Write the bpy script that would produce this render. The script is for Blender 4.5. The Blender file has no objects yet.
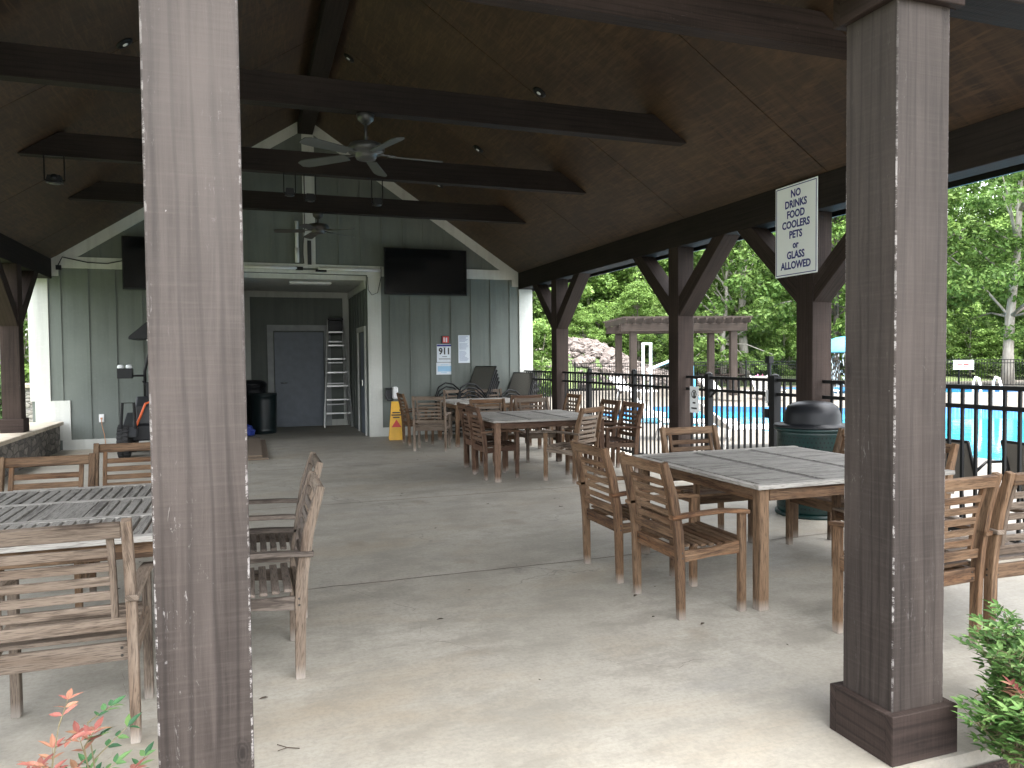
import bpy, bmesh, math, random
from mathutils import Vector, Matrix
R = math.radians
random.seed(7)
S = bpy.context.scene
COL = S.collection

# ------------------------------------------------------------------ camera, light, exposure
cam = bpy.data.objects.new('camera', bpy.data.cameras.new('camera'))
COL.objects.link(cam)
_D = Vector((-262, -23, 748)).normalized()
_T = Vector((2138, -46, 748)); _T = (_T - _D * _T.dot(_D)).normalized()
_U = -_D.cross(_T)
if _U[1] > 0: _U = -_U
cx = Vector((_T[0], _D[0], _U[0])); cy = -Vector((_T[1], _D[1], _U[1])); cz = -Vector((_T[2], _D[2], _U[2]))
cam.matrix_world = Matrix(((cx[0], cy[0], cz[0], 0), (cx[1], cy[1], cz[1], 0), (cx[2], cy[2], cz[2], 1.5), (0, 0, 0, 1)))
cam.data.sensor_width = 36; cam.data.lens = 748 / 1024 * 36
cam.data.clip_start = 0.05; cam.data.clip_end = 2000
S.camera = cam
S.render.resolution_x = 1024; S.render.resolution_y = 768

SUN_EL, SUN_AZ = R(77), R(155)      # azimuth measured clockwise from +Y
w = bpy.data.worlds.new('World'); S.world = w; w.use_nodes = True
nt = w.node_tree; bg = nt.nodes['Background']
sky = nt.nodes.new('ShaderNodeTexSky'); sky.sky_type = 'NISHITA'; sky.sun_disc = False
sky.sun_elevation = SUN_EL; sky.sun_rotation = SUN_AZ
sky.air_density = 1.0; sky.dust_density = 4.0; sky.ozone_density = 1.0
hs = nt.nodes.new('ShaderNodeHueSaturation'); hs.inputs['Saturation'].default_value = 0.2
nt.links.new(sky.outputs[0], hs.inputs['Color']); nt.links.new(hs.outputs[0], bg.inputs['Color'])
bg.inputs['Strength'].default_value = 0.15
sl = bpy.data.lights.new('sun', 'SUN'); sl.energy = .6; sl.angle = R(25); sl.color = (1, .97, .92)
so = bpy.data.objects.new('sun', sl); COL.objects.link(so)
sd = Vector((math.sin(SUN_AZ) * math.cos(SUN_EL), math.cos(SUN_AZ) * math.cos(SUN_EL), math.sin(SUN_EL)))
so.rotation_euler = sd.to_track_quat('Z', 'Y').to_euler()
S.view_settings.view_transform = 'Standard'; S.view_settings.look = 'None'
S.view_settings.exposure = 3.3; S.view_settings.gamma = 1
S.render.engine = 'CYCLES'
S.cycles.max_bounces = 8; S.cycles.diffuse_bounces = 5; S.cycles.transparent_max_bounces = 8

# ------------------------------------------------------------------ helpers
def link(o, parent=None):
    COL.objects.link(o)
    if parent is not None: o.parent = parent
    return o
def props(o, label=None, cat=None, group=None, kind=None):
    if label: o['label'] = label
    if cat: o['category'] = cat
    if group: o['group'] = group
    if kind: o['kind'] = kind
    return o
def thing(name, label, cat, loc=(0, 0, 0), rz=0, group=None):
    o = bpy.data.objects.new(name, None); o.empty_display_size = .2
    o.location = loc; o.rotation_euler = (0, 0, rz)
    link(o); return props(o, label, cat, group)
def copy_tree(o, parent=None):
    c = o.copy(); COL.objects.link(c)
    if parent is not None: c.parent = parent
    for ch in KIDS.get(o.name, []): copy_tree(ch, c)
    return c
KIDS = {}
def obj(name, bm, mat, parent=None, smooth=False, bevel=0, label=None, seg=1):
    bm.normal_update()
    me = bpy.data.meshes.new(name); bm.to_mesh(me); bm.free()
    mats = mat if isinstance(mat, (list, tuple)) else [mat]
    for m in mats: me.materials.append(m)
    if smooth:
        for p in me.polygons: p.use_smooth = True
    o = bpy.data.objects.new(name, me); link(o, parent)
    if parent is not None: KIDS.setdefault(parent.name, []).append(o)
    if bevel:
        b = o.modifiers.new('bevel', 'BEVEL'); b.width = bevel; b.segments = seg; b.limit_method = 'ANGLE'; b.angle_limit = R(40)
    if label: o['label'] = label
    return o
def BM():
    b = bmesh.new(); b.loops.layers.uv.new('grain'); return b
def _uv(bm, faces, axis, o, mi=0):
    uv = bm.loops.layers.uv[0]
    r = random.random() * 40; ax = axis.normalized()
    a1 = ax.cross(Vector([1 if i == min(range(3), key=lambda q: abs(ax[q])) else 0 for i in range(3)])).normalized(); a2 = ax.cross(a1)
    for f in faces:
        f.material_index = mi
        for l in f.loops:
            p = l.vert.co - o
            l[uv].uv = (p.dot(ax) + r * .37, p.dot(a1) + p.dot(a2) * .97 + r)
def box(bm, x0, x1, y0, y1, z0, z1, ax=None, mi=0):
    vs = [bm.verts.new((x, y, z)) for x in (x0, x1) for y in (y0, y1) for z in (z0, z1)]
    idx = [(0, 1, 3, 2), (4, 6, 7, 5), (0, 4, 5, 1), (2, 3, 7, 6), (0, 2, 6, 4), (1, 5, 7, 3)]
    fs = [bm.faces.new([vs[i] for i in q]) for q in idx]
    d = (x1 - x0, y1 - y0, z1 - z0)
    if ax is None: ax = max(range(3), key=lambda i: abs(d[i]))
    a = Vector((0, 0, 0)); a[ax] = 1
    _uv(bm, fs, a, Vector((x0, y0, z0)), mi); return vs
def bar(bm, p0, p1, wd, ht, up=(0, 0, 1), mi=0):
    p0 = Vector(p0); p1 = Vector(p1); a = (p1 - p0).normalized(); up = Vector(up)
    s = a.cross(up)
    if s.length < 1e-4: s = a.cross(Vector((0, 1, 0)))
    s.normalize(); u = s.cross(a).normalized()
    vs = [bm.verts.new(p + s * (i * wd / 2) + u * (j * ht / 2)) for p in (p0, p1) for i in (-1, 1) for j in (-1, 1)]
    idx = [(0, 1, 3, 2), (4, 6, 7, 5), (0, 4, 5, 1), (2, 3, 7, 6), (0, 2, 6, 4), (1, 5, 7, 3)]
    fs = [bm.faces.new([vs[i] for i in q]) for q in idx]
    _uv(bm, fs, a, p0, mi)
def sweep(bm, pts, wd, ht, side=(1, 0, 0), mi=0):
    """rectangular section swept along pts; wd along side, ht across"""
    pts = [Vector(p) for p in pts]; side = Vector(side); rings = []; n = len(pts)
    for i, p in enumerate(pts):
        t = (pts[min(i + 1, n - 1)] - pts[max(i - 1, 0)]).normalized(); u = side.cross(t).normalized()
        h = ht[i] if isinstance(ht, (list, tuple)) else ht
        rings.append([bm.verts.new(p + side * (a * wd / 2) + u * (b * h / 2)) for a, b in ((-1, -1), (1, -1), (1, 1), (-1, 1))])
    fs = [bm.faces.new(rings[0][::-1]), bm.faces.new(rings[-1])]
    for a, b in zip(rings, rings[1:]):
        for k in range(4): fs.append(bm.faces.new((a[k], a[(k + 1) % 4], b[(k + 1) % 4], b[k])))
    _uv(bm, fs, pts[-1] - pts[0], pts[0], mi)
def tube(bm, pts, r, n=8, mi=0, closed=False):
    pts = [Vector(p) for p in pts]; rings = []; N = len(pts); prev = None
    for i, p in enumerate(pts):
        if closed: t = (pts[(i + 1) % N] - pts[i - 1]).normalized()
        else: t = (pts[min(i + 1, N - 1)] - pts[max(i - 1, 0)]).normalized()
        a = t.orthogonal().normalized() if prev is None else (prev - t * prev.dot(t)).normalized()
        prev = a; b = t.cross(a); rr = r[i] if isinstance(r, (list, tuple)) else r
        rings.append([bm.verts.new(p + (a * math.cos(2 * math.pi * k / n) + b * math.sin(2 * math.pi * k / n)) * rr) for k in range(n)])
    fs = []
    if not closed: fs = [bm.faces.new(rings[0][::-1]), bm.faces.new(rings[-1])]
    pr = list(zip(rings, rings[1:])) + ([(rings[-1], rings[0])] if closed else [])
    for a, b in pr:
        for k in range(n): fs.append(bm.faces.new((a[k], a[(k + 1) % n], b[(k + 1) % n], b[k])))
    _uv(bm, fs, (pts[-1] - pts[0]) if (pts[-1] - pts[0]).length > 1e-5 else Vector((0, 0, 1)), pts[0], mi)
def lathe(bm, prof, c=(0, 0, 0), n=32, mi=0):
    c = Vector(c); rings = []
    for r, z in prof:
        rings.append([bm.verts.new(c + Vector((r * math.cos(2 * math.pi * k / n), r * math.sin(2 * math.pi * k / n), z))) for k in range(n)])
    fs = [bm.faces.new(rings[0][::-1]), bm.faces.new(rings[-1])]
    for a, b in zip(rings, rings[1:]):
        for k in range(n): fs.append(bm.faces.new((a[k], a[(k + 1) % n], b[(k + 1) % n], b[k])))
    _uv(bm, fs, Vector((0, 0, 1)), c, mi)
def prism(bm, poly, axis, a0, a1, mi=0, grain=None):
    """poly: 2D outline in the two other axes (cyclic order), extruded on axis from a0 to a1"""
    def P(p, a):
        if axis == 0: return (a, p[0], p[1])
        if axis == 1: return (p[0], a, p[1])
        return (p[0], p[1], a)
    A = [bm.verts.new(P(p, a0)) for p in poly]; B = [bm.verts.new(P(p, a1)) for p in poly]; n = len(poly)
    fs = [bm.faces.new(A[::-1]), bm.faces.new(B)]
    for k in range(n): fs.append(bm.faces.new((A[k], A[(k + 1) % n], B[(k + 1) % n], B[k])))
    g = Vector(grain) if grain else Vector([1 if i == axis else 0 for i in range(3)])
    _uv(bm, fs, g, Vector(P(poly[0], a0)), mi)
    bmesh.ops.recalc_face_normals(bm, faces=fs)
def sphere(bm, c, r, sc=(1, 1, 1), u=16, v=10, mi=0):
    m = Matrix.Translation(c) @ Matrix.Diagonal((*sc, 1))
    g = bmesh.ops.create_uvsphere(bm, u_segments=u, v_segments=v, radius=r, matrix=m)
    for vv in g['verts']:
        for f in vv.link_faces: f.material_index = mi

# ------------------------------------------------------------------ materials
class NB:
    def __init__(s, name):
        s.m = bpy.data.materials.new(name); s.m.use_nodes = True; s.t = s.m.node_tree
        s.b = s.t.nodes['Principled BSDF']; s.out = s.t.nodes['Material Output']
    def n(s, typ, **kw):
        x = s.t.nodes.new('ShaderNode' + typ)
        for k, v in kw.items():
            if hasattr(x, k) and k not in ('Scale',): setattr(x, k, v)
            else: x.inputs[k].default_value = v
        return x
    def l(s, a, b): s.t.links.new(a, b)
    def coord(s, which='Object'):
        return s.n('TexCoord').outputs[which]
    def uv(s): return s.n('UVMap', uv_map='grain').outputs[0]
    def map(s, src, scale=(1, 1, 1), loc=(0, 0, 0)):
        m = s.n('Mapping'); m.inputs['Scale'].default_value = scale; m.inputs['Location'].default_value = loc
        s.l(src, m.inputs['Vector']); return m.outputs[0]
    def noise(s, src, scale, detail=4, rough=.55, dist=0):
        x = s.n('TexNoise'); x.inputs['Scale'].default_value = scale; x.inputs['Detail'].default_value = detail
        x.inputs['Roughness'].default_value = rough; x.inputs['Distortion'].default_value = dist
        s.l(src, x.inputs['Vector']); return x.outputs['Fac']
    def ramp(s, src, stops, interp='LINEAR'):
        x = s.n('ValToRGB'); e = x.color_ramp.elements; x.color_ramp.interpolation = interp
        while len(e) < len(stops): e.new(.5)
        for k, (p, c) in enumerate(stops):
            e[k].position = p; e[k].color = (*c, 1) if hasattr(c, '__len__') else (c, c, c, 1)
        s.l(src, x.inputs[0]); return x.outputs[0]
    def mix(s, f, a, b, mode='MIX'):
        x = s.n('Mix', data_type='RGBA', blend_type=mode)
        for i, v in ((0, f), (6, a), (7, b)):
            if hasattr(v, 'is_output'): s.l(v, x.inputs[i])
            elif i == 0: x.inputs[0].default_value = v
            else: x.inputs[i].default_value = (*v, 1)
        return x.outputs[2]
    def math(s, op, a, b=None):
        x = s.n('Math', operation=op)
        for i, v in enumerate((a, b)):
            if v is None: continue
            if hasattr(v, 'is_output'): s.l(v, x.inputs[i])
            else: x.inputs[i].default_value = v
        return x.outputs[0]
    def bump(s, h, strength=.3, dist=.01):
        x = s.n('Bump'); x.inputs['Strength'].default_value = strength; x.inputs['Distance'].default_value = dist
        s.l(h, x.inputs['Height']); s.l(x.outputs[0], s.b.inputs['Normal'])
    def fin(s, col=None, rough=.6, metal=0):
        if col is not None:
            if hasattr(col, 'is_output'): s.l(col, s.b.inputs['Base Color'])
            else: s.b.inputs['Base Color'].default_value = (*col, 1)
        if hasattr(rough, 'is_output'): s.l(rough, s.b.inputs['Roughness'])
        else: s.b.inputs['Roughness'].default_value = rough
        s.b.inputs['Metallic'].default_value = metal; return s.m

def plain(name, c, rough=.5, metal=0, var=.12, sc=6, bump=0):
    k = NB(name); o = k.coord(); f = k.noise(o, sc, 5)
    col = k.mix(k.ramp(f, [(.3, 0.), (.7, 1.)]), tuple(x * (1 - var) for x in c), tuple(min(1, x * (1 + var)) for x in c))
    if bump: k.bump(k.noise(o, sc * 12, 4), bump, .003)
    return k.fin(col, rough, metal)

def teak(name, dark, light, grey, gamt=.5):
    k = NB(name); u = k.uv()
    g1 = k.noise(k.map(u, (3, 60, 1)), 1, 6, .6, .4)
    g2 = k.noise(k.map(u, (1.2, 9, 1)), 1, 3)
    bl = k.noise(k.map(u, (.15, 2.3, 1)), 1, 1)      # board to board
    fine = k.noise(k.map(u, (14, 240, 1)), 1, 3)
    c = k.mix(k.ramp(g1, [(.3, 0.), (.7, 1.)]), dark, light)
    c = k.mix(k.ramp(k.math('ADD', g2, k.math('MULTIPLY', bl, .6)), [(.62 - .25 * gamt, 0.), (1.0 - .25 * gamt, 1.)]), c, grey)
    st = k.noise(k.map(u, (2.2, 22, 1), (5, 9, 0)), 1, 5, .7, .5); c = k.mix(k.ramp(st, [(.36, .7), (.5, 0.)]), c, tuple(x * .8 for x in dark))
    c = k.mix(k.ramp(fine, [(.34, .6), (.5, 0.)]), c, tuple(x * .35 for x in dark))
    # pale worn feet
    z = k.n('SeparateXYZ'); k.l(k.coord(), z.inputs[0])
    ft = k.n('MapRange'); k.l(z.outputs[2], ft.inputs[0]); ft.inputs[1].default_value = .0; ft.inputs[2].default_value = .07
    ft.inputs[3].default_value = .6; ft.inputs[4].default_value = 0.
    c = k.mix(ft.outputs[0], c, (.38, .35, .31))
    oi = k.n('ObjectInfo'); br = k.n('MapRange'); k.l(oi.outputs['Random'], br.inputs[0]); br.inputs[3].default_value = .68; br.inputs[4].default_value = 1.3
    hv = k.n('HueSaturation'); k.l(c, hv.inputs['Color']); k.l(br.outputs[0], hv.inputs['Value'])
    k.bump(k.math('ADD', g1, fine), .35, .003)
    k.b.inputs['Specular IOR Level'].default_value = .25; return k.fin(hv.outputs[0], .75)
M = {}
M['teak_brown'] = teak('teak_brown', (.020, .0085, .004), (.142, .066, .027), (.170, .110, .066), .28)
M['teak_red'] = teak('teak_red', (.030, .013, .007), (.115, .052, .027), (.13, .08, .052), .2)
M['teak_pale'] = teak('teak_pale', (.035, .021, .013), (.150, .098, .062), (.20, .158, .122), .6)
M['teak_grey'] = teak('teak_grey', (.11, .10, .088), (.25, .232, .205), (.33, .315, .285), .8)
M['teak_dusk'] = teak('teak_dusk', (.028, .020, .015), (.095, .070, .052), (.14, .115, .095), .6)
M['teak_band'] = teak('teak_band', (.03, .028, .026), (.09, .082, .075), (.11, .10, .095), .5)

def timber(name, base, hi, scuff, scuff_col, edge=None, plank=0):
    k = NB(name); u = k.uv(); o = k.coord()
    g1 = k.noise(k.map(u, (1.6, 34, 1)), 1, 6, .65, .8)
    g2 = k.noise(k.map(u, (.5, 4, 1)), 1, 3, .5, 1.2)
    saw = k.noise(k.map(u, (90, 4, 1)), 1, 3)            # rough-sawn cross marks
    c = k.mix(k.ramp(g1, [(.28, 0.), (.72, 1.)]), base, hi)
    c = k.mix(k.ramp(g2, [(.35, .35), (.6, 0.)]), c, tuple(x * .55 for x in base))
    c = k.mix(k.math('MULTIPLY', k.ramp(saw, [(.48, 0.), (.8, .28)]), 1.), c, tuple(min(1, x * 1.35) for x in hi))
    wv = k.n('TexWave', wave_type='RINGS', rings_direction='X'); k.l(k.map(u, (.55, 5.5, 1)), wv.inputs[0]); wv.inputs['Scale'].default_value = 1.1; wv.inputs['Distortion'].default_value = 7; wv.inputs['Detail'].default_value = 3; wv.inputs['Detail Scale'].default_value = .8
    c = k.mix(k.ramp(wv.outputs['Fac'], [(.0, .55), (.18, 0.)]), c, tuple(x * .6 for x in base))
    bg_ = k.noise(k.map(u, (.9, 2.2, 1)), 1, 4); c = k.mix(k.ramp(bg_, [(.45, 0.), (.7, .45)]), c, tuple(min(1, x * 1.5) for x in hi))
    # knots
    v = k.n('TexVoronoi'); k.l(k.map(u, (2.2, 5.0, 1)), v.inputs['Vector']); v.inputs['Scale'].default_value = 1
    kd = k.math('ADD', v.outputs['Distance'], k.math('MULTIPLY', k.noise(k.map(u, (30, 30, 1)), 1, 3), .05)); vs_ = k.n('SeparateColor'); k.l(v.outputs['Color'], vs_.inputs[0]); kn = k.math('MULTIPLY', k.ramp(kd, [(.055, .8), (.07, .25), (.085, .55), (.105, .1), (.12, .3), (.14, 0.)]), k.math('GREATER_THAN', vs_.outputs[0], .45))
    c = k.mix(kn, c, tuple(x * .35 for x in base))
    ck = k.noise(k.map(u, (.8, 26, 1), (3, 17, 0)), 1, 4, .6, .3); c = k.mix(k.ramp(ck, [(.265, .85), (.285, 0.)]), c, tuple(x * .25 for x in base))
    if scuff:
        s1 = k.noise(k.map(u, (16, 55, 1)), 1, 6, .75, 1.5); s2 = k.noise(k.map(u, (1.6, 5, 1)), 1, 3)
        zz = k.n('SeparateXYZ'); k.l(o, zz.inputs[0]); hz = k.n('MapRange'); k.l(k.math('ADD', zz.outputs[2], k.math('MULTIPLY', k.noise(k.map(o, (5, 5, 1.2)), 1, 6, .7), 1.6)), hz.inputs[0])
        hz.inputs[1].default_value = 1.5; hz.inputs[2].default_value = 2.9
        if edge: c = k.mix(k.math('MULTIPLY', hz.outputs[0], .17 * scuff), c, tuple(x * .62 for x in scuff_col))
        m = k.math('MULTIPLY', k.ramp(s1, [(.60, 0.), (.70, .7)]), k.ramp(s2, [(.50, 0.), (.72, scuff)]))
        c = k.mix(m, c, scuff_col)
        sp = k.noise(k.map(u, (40, 60, 1)), 1, 2)
        c = k.mix(k.ramp(sp, [(.78, 0.), (.82, min(1, scuff) * .6)]), c, scuff_col)
    if edge:
        (x0, x1, y0, y1) = edge
        z = k.n('SeparateXYZ'); k.l(o, z.inputs[0])
        def near(out, a, b, d=.0035):
            m0 = k.math('ABSOLUTE', k.math('SUBTRACT', out, a)); m1 = k.math('ABSOLUTE', k.math('SUBTRACT', out, b))
            return k.math('LESS_THAN', k.math('MINIMUM', m0, m1), k.math('MULTIPLY', k.noise(k.map(o, (40, 40, 6)), 1, 5, .8), d * 3))
        nx = near(z.outputs[0], x0, x1); ny = near(z.outputs[1], y0, y1)
        e = k.math('MULTIPLY', k.math('MULTIPLY', k.math('MULTIPLY', nx, ny), k.ramp(k.noise(k.map(o, (1, 1, 2.2)), 1, 3), [(.42, .15), (.56, 1.)])), k.ramp(k.noise(k.map(o, (12, 12, 22)), 1, 8, .85), [(.50, 0.), (.54, 1.)]))
        c = k.mix(k.math('MULTIPLY', e, .75), c, scuff_col)
    k.bump(k.math('ADD', k.math('ADD', g1, k.math('MULTIPLY', saw, .5)), k.math('MULTIPLY', kn, -.6)), .45, .006)
    k.b.inputs['Specular IOR Level'].default_value = .25; return k.fin(c, .82)
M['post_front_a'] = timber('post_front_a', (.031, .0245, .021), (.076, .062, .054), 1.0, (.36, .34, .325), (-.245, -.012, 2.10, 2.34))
M['post_front_b'] = timber('post_front_b', (.024, .0185, .0155), (.058, .0465, .040), .6, (.36, .34, .325), (2.205, 2.455, 2.10, 2.345))
M['timber_dark'] = timber('timber_dark', (.0085, .006, .005), (.021, .0155, .0125), .35, (.25, .22, .2))
M['timber_post'] = timber('timber_post', (.017, .0115, .0092), (.040, .0275, .0225), .45, (.35, .32, .3))
M['timber_grey'] = timber('timber_grey', (.026, .019, .015), (.058, .045, .037), .5, (.45, .43, .4))

# plywood roof lining
k = NB('plywood_soffit'); o = k.coord(); 
g = k.noise(k.map(o, (1.3, 14, 1.3)), 1, 5, .6, .6); b = k.noise(o, .9, 3)
c = k.mix(k.ramp(g, [(.3, 0.), (.7, 1.)]), (.015, .0085, .0055), (.064, .0345, .018))
c = k.mix(k.ramp(b, [(.4, 0.), (.7, .6)]), c, (.066, .043, .022))
f2 = k.noise(k.map(o, (22, 2.5, 22)), 1, 5, .7, 1); c = k.mix(k.ramp(f2, [(.46, 0.), (.64, .75)]), c, (.105, .062, .031)); b2 = k.noise(k.map(o, (1, .5, 1), (3, 8, 1)), 1.4, 5, .7); c = k.mix(k.ramp(b2, [(.35, .55), (.55, 0.)]), c, (.020, .012, .008)); k.bump(g, .15, .003); M['ply'] = k.fin(c, .55)

# siding: board with fine texture
def siding(name, c0, c1):
    k = NB(name); o = k.coord()
    g = k.noise(k.map(o, (40, 40, 5)), 1, 5, .6); b = k.noise(o, 1.3, 4); st = k.noise(k.map(o, (9, 9, .6)), 1, 4)
    c = k.mix(k.ramp(b, [(.3, 0.), (.7, 1.)]), c0, c1)
    c = k.mix(k.ramp(st, [(.48, 0.), (.72, .42)]), c, tuple(x * .68 for x in c0)); c = k.mix(k.ramp(k.noise(k.map(o, (14, 14, 30)), 1, 4), [(.55, 0.), (.75, .3)]), c, tuple(min(1, x * 1.2) for x in c1))
    k.bump(g, .5, .004); return k.fin(c, .7)
M['siding'] = siding('siding_green', (.118, .136, .122), (.148, .167, .150))
M['door_paint'] = plain('door_paint', (.125, .15, .18), .5)
M['white_trim'] = siding('white_trim', (.50, .515, .48), (.57, .585, .55))
M['white_plastic'] = plain('white_plastic', (.75, .76, .76), .4, var=.05)
M['black_metal'] = plain('black_metal', (.006, .0065, .007), .5, 0, .2)
M['black_metal'].node_tree.nodes['Principled BSDF'].inputs['Specular IOR Level'].default_value = .25
M['black_plastic'] = plain('black_plastic', (.009, .010, .012), .42, var=.2)
M['black_plastic'].node_tree.nodes['Principled BSDF'].inputs['Specular IOR Level'].default_value = .3
M['dark_grey'] = plain('dark_grey', (.022, .024, .026), .5)
M['grey_metal'] = plain('grey_metal', (.35, .36, .36), .35, .7)
M['alu'] = plain('aluminium', (.62, .63, .62), .35, .6)
M['chrome'] = plain('chrome', (.7, .7, .7), .15, 1)
M['nickel'] = plain('nickel_fan', (.07, .073, .07), .42, .5)
M['fan_blade'] = plain('fan_blade', (.06, .067, .063), .55)
M['fan_dark'] = plain('fan_dark', (.05, .045, .04), .5)
M['yellow'] = plain('yellow_plastic', (.72, .40, .03), .45)
M['orange'] = plain('orange_paint', (.65, .12, .03), .4)
M['red'] = plain('red_print', (.55, .05, .04), .5)
M['navy'] = plain('navy_print', (.02, .025, .20), .5)
M['ink'] = plain('black_ink', (.02, .02, .022), .5)
M['sign_white'] = plain('sign_white', (.88, .92, .94), .35, var=.04, sc=2)
M['paper'] = plain('paper', (.66, .72, .78), .6, var=.05)
M['paper_blue'] = plain('paper_blue', (.30, .52, .72), .6, var=.1)
M['blue_tarp'] = plain('blue_tarp', (.03, .06, .35), .5)
M['rubber'] = plain('rubber', (.02, .02, .02), .8, bump=.4)
M['pink'] = plain('pink_flowers', (.55, .12, .3), .7)
M['canopy_blue'] = plain('canopy_blue', (.07, .30, .42), .5)
M['bolt'] = plain('bolt', (.05, .045, .04), .4, .6)
M['mat_brown'] = plain('mat_brown', (.16, .12, .085), .9, sc=30, bump=.5)
M['bin_green'] = plain('bin_green', (.0018, .022, .020), .4, var=.2)
M['bin_dark'] = plain('bin_dark', (.005, .012, .014), .35, var=.2)
M['lamp_glass'] = plain('lamp_glass', (.75, .78, .8), .2, var=.02)
# tv screen
k = NB('tv_screen'); M['screen'] = k.fin((.006, .007, .008), .12)
# sling mesh
k = NB('sling_mesh'); o = k.coord(); wv = k.n('TexWave'); k.l(o, wv.inputs[0]); wv.inputs['Scale'].default_value = 60
c = k.mix(wv.outputs['Fac'], (.10, .095, .085), (.17, .16, .145)); M['sling'] = k.fin(c, .8)
k = NB('sling_dark'); o = k.coord(); wv = k.n('TexWave'); k.l(o, wv.inputs[0]); wv.inputs['Scale'].default_value = 45
c = k.mix(wv.outputs['Fac'], (.06, .06, .052), (.12, .115, .10)); M['sling_dark'] = k.fin(c, .8)

# concrete
def concrete(name, c0, c1, stain, blue, sx=1.0):
    k = NB(name); o = k.coord()
    big = k.noise(k.map(o, (.5 * sx, .7 * sx, 1)), 1, 8, .68, .2); mid = k.noise(k.map(o, (1.5, 2.6, 1)), 1, 10, .74, .1)
    fine = k.noise(o, 45, 6, .7); st = k.noise(k.map(o, (.5, 1.1, 1), (7, 3, 0)), 1, 10, .7, .3); bl = k.noise(k.map(o, (.6, .9, 1), (-5, 11, 0)), 1, 10, .72, .2)
    c = k.mix(k.ramp(big, [(.35, 0.), (.65, 1.)]), c0, c1)
    c = k.mix(k.ramp(mid, [(.40, .6), (.52, 0.)]), c, tuple(x * .74 for x in c0))
    c = k.mix(k.ramp(st, [(.52, 0.), (.70, .6)]), c, stain)
    c = k.mix(k.ramp(bl, [(.56, 0.), (.68, .45)]), c, blue)
    c = k.mix(k.ramp(fine, [(.35, .35), (.55, 0.)]), c, tuple(x * .6 for x in c0))
    sp = k.noise(o, 130, 2); c = k.mix(k.ramp(sp, [(.68, 0.), (.74, .5)]), c, tuple(x * .45 for x in c0))
    br = k.noise(k.map(o, (6, 90, 1)), 1, 3)
    sv = k.n('TexVoronoi'); sv.inputs['Scale'].default_value = 1.1; k.l(k.map(o, (1, 1, 1), (2.3, 5.1, 0)), sv.inputs['Vector'])
    sm = k.ramp(k.math('ADD', sv.outputs['Distance'], k.math('MULTIPLY', k.noise(o, 7, 6, .7), .35)), [(.24, .42), (.31, .0)]); c = k.mix(sm, c, tuple(x * .62 for x in stain))
    c = k.mix(k.ramp(k.noise(o, 4.5, 12, .8), [(.40, .38), (.50, 0.)]), c, tuple(x * .72 for x in c0))
    c = k.mix(k.ramp(br, [(.35, .22), (.5, 0.)]), c, tuple(x * .75 for x in c0))
    # thin wandering cracks
    v = k.n('TexVoronoi', feature='DISTANCE_TO_EDGE'); v.inputs['Scale'].default_value = .55
    dm = k.n('VectorMath', operation='ADD'); nn = k.n('TexNoise'); nn.inputs['Scale'].default_value = 3.5; nn.inputs['Detail'].default_value = 8; k.l(o, nn.inputs['Vector'])
    sc = k.n('VectorMath', operation='SCALE'); k.l(nn.outputs['Color'], sc.inputs[0]); sc.inputs['Scale'].default_value = .5
    k.l(o, dm.inputs[0]); k.l(sc.outputs[0], dm.inputs[1]); k.l(dm.outputs[0], v.inputs['Vector'])
    cr = k.math('MULTIPLY', k.ramp(v.outputs['Distance'], [(.0, 1.), (.0045, 0.)]), k.ramp(k.noise(o, .7, 2), [(.52, 0.), (.6, .55)]))
    c = k.mix(cr, c, (.10, .095, .09))
    k.bump(k.math('ADD', k.math('ADD', fine, k.math('MULTIPLY', br, .5)), k.math('MULTIPLY', cr, -1.)), .22, .004)
    rg = k.ramp(mid, [(.3, .5), (.7, .72)])
    return k.fin(c, rg)
M['floor'] = concrete('floor_concrete', (.325, .30, .25), (.43, .405, .345), (.35, .285, .20), (.235, .232, .222))
M['deck'] = concrete('deck_concrete', (.115, .099, .081), (.15, .133, .111), (.10, .084, .066), (.10, .096, .09))
M['joint'] = plain('joint_line', (.12, .085, .07), .9, var=.5, sc=3)
# stone wall
def stone(name, c0, c1, scale, mortar):
    k = NB(name); o = k.coord()
    n = k.n('TexNoise'); n.inputs['Scale'].default_value = 4; k.l(o, n.inputs['Vector'])
    a = k.n('VectorMath', operation='SCALE'); k.l(n.outputs['Color'], a.inputs[0]); a.inputs['Scale'].default_value = .06
    d = k.n('VectorMath', operation='ADD'); k.l(o, d.inputs[0]); k.l(a.outputs[0], d.inputs[1])
    mp = k.map(d.outputs[0], (scale, scale, scale * 2))
    v = k.n('TexVoronoi'); k.l(mp, v.inputs['Vector']); v.inputs['Scale'].default_value = 1
    e = k.n('TexVoronoi', feature='DISTANCE_TO_EDGE'); k.l(mp, e.inputs['Vector']); e.inputs['Scale'].default_value = 1
    sp = k.n('SeparateColor'); k.l(v.outputs['Color'], sp.inputs[0])
    c = k.mix(sp.outputs[0], c0, c1); c = k.mix(k.ramp(k.noise(o, 18, 6), [(.4, .5), (.6, 0.)]), c, tuple(x * .5 for x in c0))
    c = k.mix(k.ramp(e.outputs['Distance'], [(.02, 1.), (.07, 0.)]), c, mortar)
    k.bump(k.math('ADD', k.ramp(e.outputs['Distance'], [(0., 0.), (.15, 1.)]), k.math('MULTIPLY', k.noise(o, 30, 5), .4)), .8, .02)
    return k.fin(c, .85)
M['stone'] = stone('fieldstone', (.10, .09, .08), (.24, .215, .185), 5, (.08, .075, .07))
M['stone_light'] = stone('pier_stone', (.28, .26, .23), (.45, .42, .37), 7, (.2, .19, .18))
M['cap_stone'] = concrete('cap_stone', (.42, .36, .28), (.54, .48, .39), (.40, .32, .22), (.4, .38, .35), 3)
M['rock'] = plain('rock', (.12, .10, .09), .9, var=.5, sc=2.5, bump=.8)
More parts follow.
